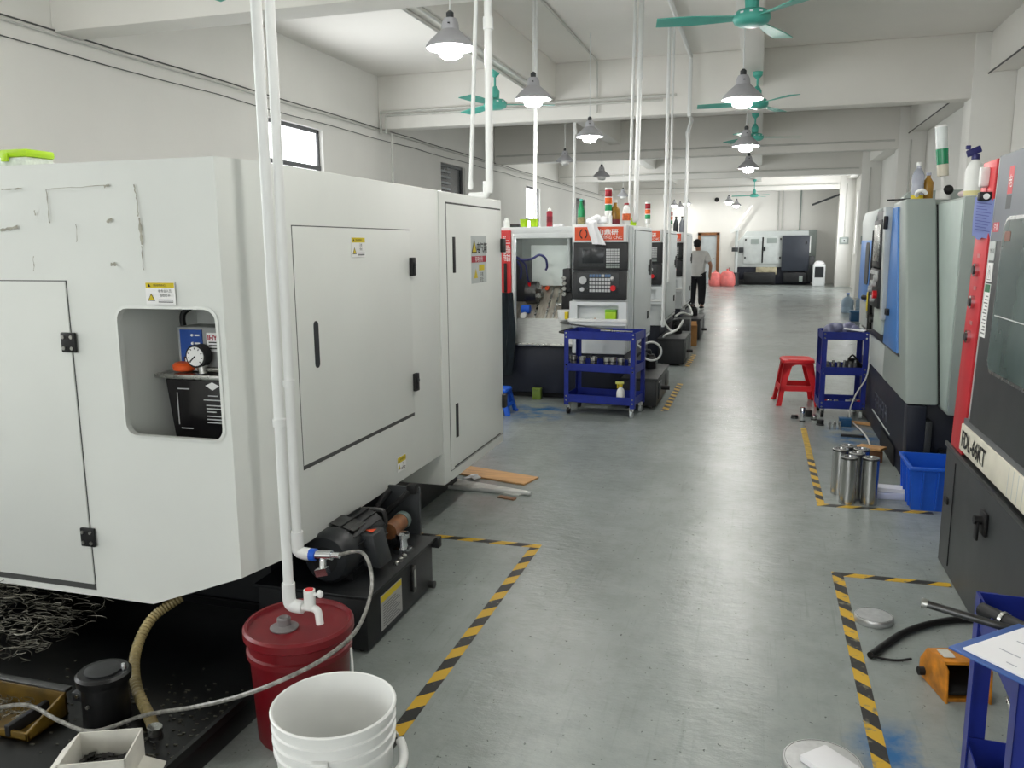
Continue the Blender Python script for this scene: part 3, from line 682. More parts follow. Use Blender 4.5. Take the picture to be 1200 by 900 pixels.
lb = MB().box(-1.4305, -1.428, 2.86, 3.065, .04, .190).build('tank_label', pm('grey_label', (170, 170, 168), .6, var=.06, scale=60), hu)
MB().box(-1.4282, -1.4272, 2.864, 3.061, .160, .187).build('yellow_head', M_YELLOW, lb)
for k in range(9): MB().box(-1.4282, -1.4274, 2.88, 3.045-.02*(k % 3), .052+k*.0112, .0555+k*.0112).build('print_line', pm('grey_print', (110, 110, 112), .6), lb)
sg = MB().prism([(y, z) for y, z in rrect(3.165, 3.205, .075, .20, .018)], 0, -1.432, -1.418).build('sight_glass', M_DSTEEL, hu, bevel=.002)
MB().box(-1.4185, -1.416, 3.178, 3.192, .10, .18).build('sight_window', pm('pale_sight_window', (176, 178, 172), .2), sg)

# ---------------- white water pipes with taps
pA = Vector((-1.42, 2.19))
wa = thing('water_pipe', (pA.x, pA.y, .46), 'thick white water pipe ending in a white plastic tap over the red pail', 'pipe')
MB().cyl((pA.x, pA.y, .47), (pA.x-.004, pA.y+.01, ZC), .0165, n=16).build('tube', M_PVC, wa)
MB().tube([(pA.x, pA.y, .53), (pA.x, pA.y, .475), (pA.x+.01, pA.y, .455), (pA.x+.05, pA.y, .452)], .0215, 14, sub=3).build('elbow', M_PVC, wa)
tp = MB().tube([(pA.x+.04, pA.y, .452), (pA.x+.085, pA.y-.002, .455), (pA.x+.105, pA.y-.004, .445), (pA.x+.112, pA.y-.006, .405)], .0125, 12).build('tap', M_WPL, wa)
MB().cyl((pA.x+.075, pA.y, .455), (pA.x+.075, pA.y, .515), .019, n=14).build('tap_head', M_WPL, tp)
MB().cyl((pA.x+.075, pA.y, .515), (pA.x+.075, pA.y, .518), .013, n=14).build('red_dot', M_RED, tp)
MB().sphere((pA.x+.113, pA.y, .505), .012, .008, .014).build('tap_lever', M_WPL, tp)
MB().cyl((pA.x+.08, pA.y, .50), (pA.x+.113, pA.y, .503), .006, n=8).build('lever_arm', M_WPL, tp)
for z in (1.06, 2.6): MB().cyl((pA.x, pA.y, z-.012), (pA.x, pA.y, z+.012), .0205, n=14).build('clip', M_PVC, wa)

pB = Vector((-1.53, 2.43))
wb = thing('water_pipe', (pB.x, pB.y, .55), 'thick white water pipe ending in a chrome valve beside the white lathe', 'pipe')
MB().cyl((pB.x, pB.y, .56), (pB.x+.006, pB.y+.01, ZC), .0165, n=16).build('tube', M_PVC, wb)
MB().tube([(pB.x, pB.y, .61), (pB.x, pB.y, .56), (pB.x+.008, pB.y, .535), (pB.x+.05, pB.y, .53)], .022, 14, sub=3).build('elbow', M_PVC, wb)
MB().cyl((pB.x+.05, pB.y, .53), (pB.x+.072, pB.y, .53), .022, n=16).build('blue_collar', M_BLUEPL, wb)
vl = MB().cyl((pB.x+.07, pB.y, .53), (pB.x+.135, pB.y, .535), .017, n=14).build('valve', M_CHROME, wb)
MB().cyl((pB.x+.10, pB.y, .535), (pB.x+.108, pB.y-.02, .49), .012, n=12).build('valve_stem', M_CHROME, vl)
MB().obox((pB.x+.11, pB.y-.026, .482), (.022, 0, .006), (0, .012, 0), (-.004, 0, .012)).build('valve_handle', M_CHROME, vl)
MB().cyl((pB.x+.13, pB.y, .535), (pB.x+.165, pB.y, .537), .011, n=12).build('hose_barb', M_CHROME, vl)
for z in (1.14, 2.6): MB().cyl((pB.x, pB.y, z-.012), (pB.x, pB.y, z+.012), .0205, n=14).build('clip', M_PVC, wb)
# clear braided hose
M_HOSE = pm('clear_braided_hose', (138, 137, 131), .3, var=.35, scale=60)
hp = [Vector((pB.x+.15, pB.y, .537)), PY(425, 648, 2.42), PY(436, 685, 2.36), PY(420, 735, 2.20), PY(385, 768, 2.00), PY(335, 795, 1.865), PY(280, 816, 1.85), PY(225, 829, 1.87), PZ(170, 838, .14), PZ(110, 857, .125), PZ(70, 845, .14), PZ(35, 827, .16), PZ(0, 829, .165), PZ(-40, 840, .165)]
tag(MB().tube(hp, .0065, 8).build('braided_hose', M_HOSE), 'clear braided hose looping from the chrome valve past the red pail', 'hose')

# ---------------- pails
def pail(name, c, r0, r1, h, mat, label, ribs, cat='bucket'):
    r = thing(name, (c[0], c[1], c[2]), label, cat); return r
rc = (-1.405, 2.215, 0)
rp = thing('lidded_pail', rc, 'dark red lidded plastic pail standing under the white tap', 'bucket')
MB().lathe([(.142, 0), (.148, .01), (.160, .29), (.162, .295), (.170, .298), (.170, .315), (.163, .32), (.165, .37)], n=40).build('body', M_PAIL, rp, world=False)
ld = MB().lathe([(.174, .356), (.178, .360), (.178, .384), (.171, .392), (.163, .391), (.158, .380), (.0, .378)], n=40).build('lid', M_PAIL, rp, world=False)
M_GRYPL = pm('grey_translucent_plastic', (120, 116, 116), .4, var=.1)
MB().lathe([(.044, .3785), (.046, .384), (.030, .390), (.022, .392), (.022, .414), (.016, .418), (.0, .411)], (-.03, -.04, 0), 20).build('spout', M_GRYPL, rp, world=False)
MB().tube([(.176, .02, .31), (.188, .0, .22), (.182, -.03, .12)], .004, 6).build('handle', M_WPL, rp, world=False)

wc_ = PZ(391, 823, .38)
wp = thing('open_pail', (wc_.x, wc_.y, 0), 'empty open white plastic pail with ribbed rim, before the red pail', 'bucket')
MB().lathe([(.0, .0), (.138, 0), (.143, .008), (.157, .26), (.159, .265), (.164, .268), (.164, .275), (.159, .278), (.160, .298), (.166, .301), (.166, .308), (.160, .311), (.161, .333), (.167, .336), (.167, .342), (.162, .345), (.163, .364), (.168, .367), (.169, .377), (.165, .38), (.160, .378), (.157, .36), (.152, .26), (.136, .012), (.0, .010)], n=48, close=True).build('body', M_WPL, wp, world=False)
for a in (-74, 106):
    t = R(a); d = Vector((math.cos(t), math.sin(t), 0)); q = Vector((-d.y, d.x, 0))
    lg = MB().obox(d*.168+Vector((0, 0, .288)), d*.010, q*.022, Vector((0, 0, .026))).build('handle_lug', M_WPL, wp, bevel=.005, world=False)
hp = []
for k in range(21):
    u = k/20; t = R(-74+180*u); rr = .184
    hp.append(Vector((rr*math.cos(t), rr*math.sin(t), .288-.085*math.sin(math.pi*u))))
MB().tube(hp, .0045, 8, sub=1).build('bail_handle', M_STEEL, wp, world=False)
MB().tube(hp[7:14], .013, 10, sub=2).build('handle_grip', M_WPL, wp, world=False)

# ---------------- the black oil tray under the near end and what stands on it
M_OIL = pm('black_oily_steel', (6, 7, 8), .35, var=.3, scale=14)
ot = thing('oil_tray', (-2.5, 1.9, 0), 'black oily drip tray on the floor under the near end of the white lathe', 'tray')
MB().box(-3.6, -1.60, .9, 2.83, 0, .08).build('tray', M_OIL, ot, bevel=.006)
m = MB(); m.box(-3.6, -1.60, .9, .915, .08, .108); m.box(-1.615, -1.60, .9, 2.83, .08, .108); m.box(-3.6, -1.60, 2.815, 2.83, .08, .108); m.build('rim', M_OIL, ot)
rg = random.Random(5)
def curl(m, c, s, r, n=10):
    a = rg.uniform(0, 6.28); b = rg.uniform(-1, 1); R0 = rg.uniform(.4, 1.1)*s; pts = []
    for k in range(n):
        t = a+k*.55; pts.append((c[0]+R0*math.cos(t), c[1]+R0*.5*math.sin(t*1.1), c[2]+R0*.6*math.sin(t)*b+k*.003))
    m.tube(pts, r, 3, sub=1)
M_SWARF = pm('steel_swarf', (116, 114, 104), .4, .9, var=.3, scale=40)
sw = MB()
for k in range(420):
    x = rg.uniform(-3.15, -2.5); y = rg.uniform(2.12, 2.55); hh = .22*max(0, 1-abs(x+2.85)/.5)
    curl(sw, (x, y, .09+rg.random()*(hh+.03)), .04, .0013)
tag(sw.build('swarf_heap', M_SWARF), 'tangled heap of thin steel swarf on the black tray under the white lathe', 'swarf', kind='stuff')
ch = MB()
for k in range(260):
    x = rg.gauss(-1.80, .16) if k % 2 else rg.uniform(-2.4, -1.65); y = rg.gauss(2.0, .15) if k % 2 else rg.uniform(1.2, 2.3); x = min(x, -1.64); s = rg.uniform(.001, .0026)
    ch.obox((x, y, .083), (s*rg.uniform(1, 3), s*.4, 0), (0, s, 0), (0, 0, .002))
tag(ch.build('metal_chips', M_SWARF), 'tiny loose metal chips scattered over the black tray', 'chips', kind='stuff')
bp_ = thing('sump_pump', (-1.98, 1.97, .08), 'black round sump pump standing in the oily tray', 'pump')
MB().lathe([(.068, 0), (.072, .01), (.070, .14), (.082, .145), (.084, .17), (.076, .178), (.0, .172)], n=30).build('body', pm('black_pump_enamel', (10, 11, 12), .4, var=.2), bp_, world=False)
MB().lathe([(.056, .174), (.056, .183), (.04, .187), (.0, .187)], n=24).build('cap', M_BLACK, bp_, world=False)
MB().lathe([(.008, .175), (.010, .185), (.006, .2), (0, .203)], (.063, .02, 0), 10).build('grease_nipple', M_CHROME, bp_, world=False)
MB().box(-.11, -.068, -.03, .03, .07, .10).build('bracket', M_BLACK, bp_, world=False, bevel=.004)
for dx in (-.085, .0): MB().cyl((dx, -.072 if dx == 0 else -.03, .09), (dx, -.08 if dx == 0 else -.036, .09), .006, n=8).build('bolt', M_STEEL, bp_, world=False)
yb = thing('yellow_drip_pan', (-2.34, 1.88, .08), 'yellow plastic drip pan holding metal chips on the oily tray', 'pan')
M_YPL = pm('dirty_yellow_plastic', (96, 74, 18), .5, var=.3, scale=12)
m = MB(); m.box(-2.55, -2.13, 1.80, 1.96, .082, .09); m.box(-2.55, -2.13, 1.95, 1.96, .082, .165); m.box(-2.55, -2.13, 1.80, 1.81, .082, .11); m.prism([(1.80, .082), (1.96, .082), (1.96, .165), (1.80, .11)], 0, -2.14, -2.13); m.build('pan', M_YPL, yb, bevel=.002)
MB().box(-2.215, -2.195, 1.795, 1.965, .09, .128).build('strap', M_RUBBER, yb, bevel=.003)
MB().box(-2.55, -2.13, 1.955, 1.985, .16, .172).build('rail', M_DSTEEL, yb, bevel=.003)
sm = MB()
for k in range(150): curl(sm, (rg.uniform(-2.5, -2.24), rg.uniform(1.83, 1.93), .092+rg.random()*.04), .018, .0012, 7)
tag(sm.build('chips', M_SWARF, yb), kind='stuff')
# corrugated hose
M_CORR = pm('beige_corrugated_hose', (140, 126, 84), .5, var=.2, scale=10)
cp = [PY(212, 700, 2.42), PY(178, 725, 2.32), PY(159, 765, 2.2), PY(160, 805, 2.08), PY(176, 842, 1.98), PY(181, 858, 1.93)]
chh = thing('corrugated_hose', (cp[-1].x, cp[-1].y, .08), 'beige corrugated hose dropping from the white lathe to the oily tray', 'hose')
MB().tube(cp, lambda u: .0175+.0018*math.sin(u*330), 12, sub=40).build('hose', M_CORR, chh)
MB().tube([cp[-1], cp[-1]+Vector((0.004, 0, -.03)), cp[-1]+Vector((-.01, -.03, -.055)), cp[-1]+Vector((-.05, -.05, -.06))], .021, 12, sub=4).build('elbow', M_DSTEEL, chh)
MB().cyl(cp[-1]+Vector((0, 0, -.005)), cp[-1]+Vector((.003, 0, .02)), .0225, n=14).build('clamp', M_STEEL, chh)
# open white carton
wx = thing('white_carton', (-1.66, 1.62, .08), 'open white cardboard box of dark chips beside the white pail', 'box', rz=R(24))
t = .004; hx, hy, hz = .085, .075, .19
m = MB(); m.box(-hx, hx, -hy, hy, 0, .004); m.box(-hx, -hx+t, -hy, hy, 0, hz); m.box(hx-t, hx, -hy, hy, 0, hz); m.box(-hx, hx, -hy, -hy+t, 0, hz); m.box(-hx, hx, hy-t, hy, 0, hz)
m.build('carton', M_WCARD, wx, world=False)
MB().obox((hx+.03, 0, .10), (.03, 0, -.012), (0, hy*.8, 0), (.0008, 0, .002)).build('flap', M_WCARD, wx, world=False)
MB().obox((-hx-.022, 0, .165), (.022, 0, .022), (0, hy*.9, 0), (-.0014, 0, .0014)).build('flap', M_WCARD, wx, world=False)
cm = MB()
for k in range(200): cm.obox((rg.uniform(-.07, .07), rg.uniform(-.06, .06), .11+rg.random()*.02), (.008, rg.uniform(-.004, .004), 0), (0, .005, .002), (0, 0, .002))
cm.box(-.079, .079, -.069, .069, .005, .115)
tag(cm.build('dark_chips', pm('dark_oily_chips', (24, 22, 20), .4, var=.4, scale=60), wx, world=False), kind='stuff')

# ---------------- offcuts lying by the cabinet
so = PZ(570, 568); 
ag = math.atan2((PZ(628, 583)-PZ(530, 566)).y, (PZ(628, 583)-PZ(530, 566)).x)
ux = Vector((math.cos(ag), math.sin(ag), 0)); uy = Vector((-ux.y, ux.x, 0))
def offcut(name, c, l, w, h, mat, label, cat, z=0):
    c = Vector((c.x, c.y, z)); m = MB(); m.obox(c+Vector((0, 0, h/2)), ux*l/2, uy*w/2, Vector((0, 0, h/2)))
    return tag(m.build(name, mat, bevel=.002), label, cat)
offcut('plywood_board', PZ(577, 559)+uy*.03, .60, .20, .012, M_WOOD, 'brown plywood offcut lying on the floor by the white lathe cabinet', 'board')
offcut('steel_strip', PZ(568, 571)-uy*.015, .62, .12, .012, pm('dull_steel_strip', (200, 200, 194), .45, 0.0, var=.2, scale=14), 'flat pale steel strip lying beside the plywood offcut', 'strip')
p0, p1 = PZ(499, 571)+Vector((0, 0, .014)), PZ(622, 581)+Vector((0, 0, .014))
tag(MB().tube([p0, p1], .014, 12).build('steel_rod', pm('bright_rod', (222, 222, 220), .3, .6)), 'long shiny steel rod lying on the floor under the white lathe cabinet', 'rod')
q = PZ(595, 583); tag(MB().obox(q+Vector((0, -.02, .004)), ux*.06, uy*.02, Vector((0, 0, .004))).build('wood_sliver', pm('brown_sliver', (120, 82, 48), .6)), 'small brown wood sliver before the steel rod', 'wood')
q = PZ(552, 558, .02); m = MB(); m.obox(q, ux*.03+Vector((0, 0, .006)), uy*.05, Vector((0, 0, .002))); m.obox(q+ux*.035, ux*.02-Vector((0, 0, .008)), uy*.03+ux*.01, Vector((0, 0, .002))); tag(m.build('paper_scrap', M_PAPER, base=(q.x, q.y, .012)), 'folded white paper scrap on the plywood offcut', 'paper')

# ================================================================== hazard tape on the floor
def tape_mat(name, ax, wear, period=.185, k=1.0):
    m = bpy.data.materials.new(name); m.use_nodes = True; nt = m.node_tree; N = nt.nodes; L = nt.links; b = N['Principled BSDF']
    tc = N.new('ShaderNodeTexCoord'); sp = N.new('ShaderNodeSeparateXYZ'); L.new(tc.outputs['Object'], sp.inputs[0])
    def mt(op, a, c):
        n = N.new('ShaderNodeMath'); n.operation = op
        for i, v in enumerate((a, c)):
            if v is None: continue
            if isinstance(v, (int, float)): n.inputs[i].default_value = v
            else: L.new(v, n.inputs[i])
        return n.outputs[0]
    al, ac = (sp.outputs[0], sp.outputs[1]) if ax == 0 else (sp.outputs[1], sp.outputs[0])
    v = mt('DIVIDE', mt('ADD', al, mt('MULTIPLY', ac, k)), period)
    st = mt('GREATER_THAN', mt('FRACT', v, None), .5)
    nz = N.new('ShaderNodeTexNoise'); nz.inputs['Scale'].default_value = 22; nz.inputs['Detail'].default_value = 7; L.new(tc.outputs['Object'], nz.inputs[0])
    mx = N.new('ShaderNodeMix'); mx.data_type = 'RGBA'; L.new(st, mx.inputs[0]); mx.inputs[6].default_value = lin((205, 164, 34)); mx.inputs[7].default_value = lin((28, 28, 27))
    rp = N.new('ShaderNodeValToRGB'); rp.color_ramp.elements[0].position = .66-wear; rp.color_ramp.elements[1].position = .74-wear*.6; L.new(nz.outputs[0], rp.inputs[0])
    m2 = N.new('ShaderNodeMix'); m2.data_type = 'RGBA'; L.new(rp.outputs[0], m2.inputs[0]); L.new(mx.outputs[2], m2.inputs[6]); m2.inputs[7].default_value = lin((122, 118, 96))
    L.new(m2.outputs[2], b.inputs['Base Color']); b.inputs['Roughness'].default_value = .5
    return m
T_Y = tape_mat('striped_tape_aisle', 1, .02, k=-1.0); T_X = tape_mat('striped_tape_cross', 0, .04, k=-1.2); T_YW = tape_mat('worn_striped_tape', 1, .10, k=1.0)
M_YT = pm('worn_yellow_tape', (190, 156, 50), .55, var=.25, scale=18)
def tape(x0, x1, y0, y1, mat, label):
    tag(MB().box(x0, x1, y0, y1, .0002, .0014).build('floor_tape', mat), label, 'tape', 'striped floor tape')
tape(-1.122, -1.07, 1.2, 4.04, T_Y, 'black and yellow floor tape along the white lathe, beside the white pail')
tape(-1.95, -1.07, 4.04, 4.09, T_X, 'black and yellow floor tape running across beyond the hydraulic tank')
tape(.398, .45, 2.0, 4.07, T_YW, 'worn black and yellow floor tape beside the aluminium discs')
tape(.398, .925, 4.07, 4.118, T_X, 'black and yellow floor tape running up to the black lathe base')
tape(.398, .445, 5.245, 6.35, T_YW, 'black and yellow floor tape beside the upright steel cylinders')
tape(.398, .445, 6.35, 7.45, M_YT, 'plain yellow floor tape leading up to the blue trolley and stool')
tape(.398, 1.05, 5.195, 5.245, T_X, 'black and yellow floor tape under the blue bin')
tape(-.865, -.80, 7.9, 9.55, T_YW, 'striped floor tape beside the first black coolant tank')
tape(-.905, -.84, 10.9, 12.15, T_YW, 'striped floor tape beside the second black coolant tank')

# ================================================================== the three orange-signed lathes
M_PALE = pm('pale_chamber_paint', (214, 222, 218), .4, var=.03)
M_OLIVE = pm('oily_steel_slope', (168, 162, 150), .35, .5, var=.2, scale=9, stretch=(4, 1, 1))
M_HOSEB = pm('blue_black_hose', (34, 38, 92), .45, var=.15)
M_SIDE = pm('side_grey_enamel', (204, 210, 210), .42, var=.02, scale=3)
def prt(parent, name, mat, *boxes, bevel=0):
    m = MB()
    for b in boxes: m.box(*b)
    return m.build(name, mat, parent, bevel=bevel, world=False)
def make_lathe(label, full=True):
    r = thing('turning_lathe', (-1.27, 8.2, 0), label, 'lathe', 'orange-signed turning lathes')
    bs = prt(r, 'base', M_NAVY, (-2.3, -.02, .06, 1.9, .06, .57), bevel=.01)
    prt(r, 'plinth', M_DARKREC, (-2.25, -.06, .15, 1.85, 0, .06))
    prt(r, 'top_panel', M_WHITE2, (-2.3, -.55, 0, 1.25, 1.712, 1.785), bevel=.008)
    prt(r, 'left_housing', M_WHITE2, (-2.3, -1.30, .02, 1.25, .57, 1.712), bevel=.008)
    rd = prt(r, 'red_door', pm('red_door_enamel', (206, 36, 38), .4), (-1.62, -1.192, -.03, .0, .62, 1.752), bevel=.006)
    prt(rd, 'door_handle', M_RUBBER, (-1.262, -1.232, -.05, -.03, 1.12, 1.42), bevel=.006)
    text('山鼎研', 'lettering', .075, M_WINK, rd, (-1.255, -.0315, 1.66), (0, 0, -1), (1, 0, 0), world=False)
    text('SHAN DING', 'lettering', .045, M_WINK, rd, (-1.275, -.0315, 1.70), (0, 0, -1), (1, 0, 0), world=False)
    prt(r, 'door_post', M_WHITE2, (-1.188, -1.158, -.012, .06, .57, 1.712), bevel=.004)
    prt(r, 'chamber_back', M_PALE, (-1.30, -.55, .72, .75, .57, 1.712))
    prt(r, 'chamber_side', M_PALE, (-1.30, -1.285, .06, .72, .57, 1.712))
    prt(r, 'inner_door', M_PALE, (-1.12, -.70, .50, .52, 1.165, 1.60), bevel=.004)
    prt(r, 'inner_frame', M_LGREY, (-.70, -.665, .40, .52, .9, 1.70), (-.60, -.56, .30, .5, .9, 1.70), bevel=.004)
    m = MB(); m.prism([(.10, .80), (.56, 1.17), (.56, 1.13), (.10, .74)], 0, -1.28, -.57); m.build('slant_bed', M_OLIVE, r, world=False)
    for x in (-1.0, -.88, -.80): m = MB(); m.prism([(.10, .803), (.54, 1.158), (.54, 1.168), (.10, .813)], 0, x, x+.018); m.build('guide_rail', M_STEEL, r, world=False)
    prt(r, 'chamber_fill', pm('chamber_fill_glow', (255, 255, 250), .4, emit=9.0, var=0), (-1.15, -.75, .05, .10, 1.695, 1.712))  # glowing strip added under the roof to brighten the chamber
    prt(r, 'front_lip', M_WHITE2, (-1.19, -.55, -.004, .022, 1.67, 1.72), bevel=.003)  # lip added to hide the glowing strip from view
    prt(r, 'head_stock', M_CHAR, (-1.285, -1.11, .34, .58, 1.0, 1.46), bevel=.01)
    ck = MB().cyl((-1.12, .34, 1.10), (-1.0, .34, 1.10), .12, n=24).build('chuck', M_DSTEEL, r, world=False)
    for k in range(3):
        t = R(90+120*k); MB().obox((-.985, .34+.055*math.cos(t), 1.10+.055*math.sin(t)), (.03, 0, 0), (0, .022, 0), (0, 0, .022)).build('chuck_jaw', M_STEEL, ck, world=False)
    tr = prt(r, 'turret', M_RUBBER, (-.70, -.585, .16, .38, .90, 1.12), bevel=.012)
    for k in range(4): MB().cyl((-.66, .17, 1.10+k*.055), (-.66, .10, 1.10+k*.055), .022, n=12).build('tool_holder', M_STEEL, tr, world=False)
    prt(tr, 'tool_block', M_BLACK, (-.68, -.60, .12, .30, 1.12, 1.36), bevel=.012)
    MB().cyl((-.70, .25, .98), (-.78, .25, .98), .03, .012, n=12).build('live_center', M_STEEL, tr, world=False)
    vb = MB().cyl((-1.14, .20, .93), (-1.05, .20, .93), .045, n=14).build('blue_valve', M_BLUEPL, r, world=False)
    MB().cyl((-1.10, .17, .87), (-1.10, .10, .87), .03, n=12).build('valve_cap', M_WPL, vb, world=False)
    MB().tube([(-1.17, .10, 1.48), (-1.12, .14, 1.45), (-1.02, .16, 1.46), (-.94, .18, 1.50), (-.88, .20, 1.46), (-.87, .22, 1.38), (-.885, .22, 1.34)], .012, 8).build('coolant_hose', M_HOSEB, r, world=False)
    MB().tube([(-1.15, .12, 1.47), (-1.09, .16, 1.40), (-1.08, .20, 1.28), (-1.07, .25, 1.20)], .010, 8).build('coolant_hose', M_HOSEB, r, world=False)
    MB().tube([(-1.16, .10, 1.44), (-1.13, .14, 1.36), (-1.15, .18, 1.25)], .010, 8).build('coolant_hose', M_HOSEB, r, world=False)
    MB().cyl((-1.07, .24, 1.21), (-1.07, .26, 1.17), .016, n=10).build('red_nozzle', M_RED, r, world=False)
    MB().cyl((-.93, .49, 1.145), (-.93, .44, 1.14), .022, n=12).build('orange_knob', M_ORANGE, r, world=False)
    m = MB(); m.prism([(.0, .585), (.055, .585), (.11, .84), (.095, .845)], 0, -1.19, -.55); m.build('splash_apron', pm('stainless_apron', (158, 160, 158), .35, .85, var=.08, scale=12, stretch=(1, 1, 8)), r, world=False)
    prt(r, 'apron_lip', M_STEEL, (-2.3, -.55, -.02, .06, .565, .592), bevel=.006)
    prt(r, 'column', M_WHITE2, (-.55, 0, .0, 1.95, .50, 1.795), bevel=.01)
    # side: ribs, door, locks
    for y in (.10, .22, .34): prt(r, 'side_rib', M_SIDE, (-.002, .012, y, y+.06, .52, 1.78), bevel=.005)
    prt(r, 'door_gap', M_DARKREC, (-.001, .002, .52, 1.90, .545, 1.755))
    sd = prt(r, 'side_door', M_SIDE, (-.002, .010, .53, 1.89, .555, 1.745), bevel=.003)
    prt(sd, 'lock', M_RUBBER, (.008, .022, 1.72, 1.86, 1.24, 1.42), bevel=.006)
    prt(sd, 'lock', M_RUBBER, (.008, .020, 1.60, 1.66, 1.28, 1.36), bevel=.005)
    prt(sd, 'lock', M_RUBBER, (.008, .020, 1.56, 1.66, .73, .82), bevel=.005)
    # header sign
    hd = prt(r, 'header', M_WINK, (-.545, -.005, -.03, .0, 1.625, 1.80), bevel=.004)
    prt(hd, 'sign_panel', M_ORANGE, (-.518, -.03, -.034, -.028, 1.642, 1.775))
    text('云山鼎研', 'lettering', .062, M_WINK, hd, (-.365, -.036, 1.700), (1, 0, 0), (0, 0, 1), world=False, bold=.0012, sx=1.15)
    text('SHANDING CNC', 'lettering', .042, M_WINK, hd, (-.36, -.036, 1.655), (1, 0, 0), (0, 0, 1), world=False)
    lo = MB(); 
    for a0, a1, rr, rw in ((100, 260, .05, .016), (80, -80, .05, .016)):
        pts = [(R(a0+(a1-a0)*k/8)) for k in range(9)]; cx = -.43+(-.006 if a0 == 100 else .006)
        vs = [(cx+(rr-w)*.7*math.cos(t), -.036, 1.708+(rr-w)*math.sin(t)) for w in (0, rw) for t in pts]
        lo.add(vs, [(i, i+1, 9+i+1, 9+i) for i in range(8)])
    lo.build('logo', pm('dark_brown_ink', (70, 36, 30), .6), hd, world=False)
    # control panel
    up_ = MB(); up_.prism([(-.055, 1.345), (-.035, 1.622), (.0, 1.622), (.0, 1.345)], 0, -.53, .018); up_ = up_.build('display_unit', M_BLACK, r, bevel=.006, world=False)
    prt(up_, 'bezel', M_CHAR, (-.475, -.205, -.054, -.040, 1.385, 1.575), bevel=.004)
    prt(up_, 'screen', M_SCREEN, (-.435, -.22, -.058, -.05, 1.42, 1.56), bevel=.003)
    k_ = MB()
    for i in range(7): k_.box(-.45+i*.032, -.428+i*.032, -.062, -.054, 1.392, 1.408)
    k_.build('soft_keys', M_CHAR, up_, world=False)
    k_ = MB()
    for i in range(6):
        for j in range(6): k_.box(-.195+i*.0225, -.177+i*.0225, -.060, -.045, 1.425+j*.023, 1.443+j*.023)
    k_.build('keypad', M_KEY, up_, world=False)
    k_ = MB()
    for i in range(6):
        for j in range(2): k_.box(-.195+i*.0225, -.177+i*.0225, -.060, -.045, 1.372+j*.023, 1.390+j*.023)
    k_.build('grey_keys', M_GREYM, up_, world=False)
    lw_ = MB(); lw_.prism([(-.085, 1.06), (-.058, 1.338), (.0, 1.338), (.0, 1.06)], 0, -.53, .012); lw_ = lw_.build('operating_panel', M_BLACK, r, bevel=.006, world=False)
    prt(lw_, 'panel_plate', M_CHAR, (-.48, -.06, -.082, -.07, 1.12, 1.325), bevel=.003)
    m = MB()
    for i in range(7):
        for j in range(5): m.box(-.355+i*.031, -.331+i*.031, -.090, -.08, 1.135+j*.037, 1.161+j*.037)
    m.build('panel_keys', M_KEY, lw_, world=False)
    m = MB()
    for i in range(7):
        if i != 4: m.box(-.355+i*.031, -.331+i*.031, -.0915, -.089, 1.283, 1.309)
    m.build('blue_keys', pm('blue_key_caps', (90, 120, 160), .5), lw_, world=False)
    MB().cyl((-.42, -.08, 1.25), (-.42, -.11, 1.25), .038, n=20).build('hand_wheel', M_KEY, lw_, world=False)
    MB().cyl((-.43, -.08, 1.16), (-.43, -.10, 1.16), .022, n=16).build('selector_knob', M_KEY, lw_, world=False)
    MB().cyl((-.38, -.08, 1.15), (-.38, -.10, 1.15), .015, n=16).build('selector_knob', M_BLACK, lw_, world=False)
    MB().cyl((-.115, -.08, 1.175), (-.115, -.115, 1.175), .028, n=20).build('emergency_stop', M_RED, lw_, world=False)
    MB().cyl((-.125, -.08, 1.26), (-.125, -.11, 1.275), .016, n=12).build('switch', M_KEY, lw_, world=False)
    # tray box under the panel
    t = .022
    m = MB(); m.box(-.555, .02, -.10, .0, .80, .845); m.box(-.555, .02, -.10, .0, 1.0, 1.038); m.box(-.555, -.475, -.10, .0, .845, 1.0); m.box(-.06, .02, -.10, .0, .845, 1.0); m.box(-.475, -.06, -.012, .0, .845, 1.0)
    m.build('tray_box', M_WHITE2, r, world=False)
    prt(r, 'tray_lip', M_WPL, (-.57, .03, -.115, -.10, .835, .868), bevel=.004)
    # signal tower
    st = MB().cyl((-.25, .35, 1.795), (-.25, .35, 1.88), .014, n=10).build('signal_tower', M_WPL, r, world=False)
    MB().cyl((-.25, .35, 1.795), (-.25, .35, 1.815), .04, n=16).build('tower_foot', M_CHAR, st, world=False)
    z = 1.88
    for nm, c, h in (('white_module', (228, 228, 224), .06), ('green_lens', (24, 140, 84), .066), ('amber_lens', (224, 98, 34), .066), ('red_lens', (150, 26, 40), .075)):
        MB().lathe([(.034, z), (.037, z+.004), (.037, z+h-.006), (.034, z+h-.002)], (-.25, .35, 0), 18).build(nm, pm('tower_'+nm, c, .25), st, world=False)
        MB().cyl((-.25, .35, z+h-.004), (-.25, .35, z+h+.004), .0385, n=18).build('ring', M_WPL, st, world=False)
        z += h+.004
    MB().cyl((-.25, .35, z), (-.25, .35, z+.012), .036, n=18).build('tower_cap', M_WPL, st, world=False)
    return r
FY = (8.2, 11.3, 14.35)
t1 = make_lathe('orange-signed white lathe with open chamber and a white cloth over its sign')
t2 = copy_tree(t1); t2.location = (-1.27, FY[1], 0); t2['label'] = 'orange-signed lathe standing between the open-chamber lathe and the farthest one'
t3 = copy_tree(t1); t3.location = (-1.27, FY[2], 0); t3['label'] = 'farthest orange-signed lathe, next to the standing person'

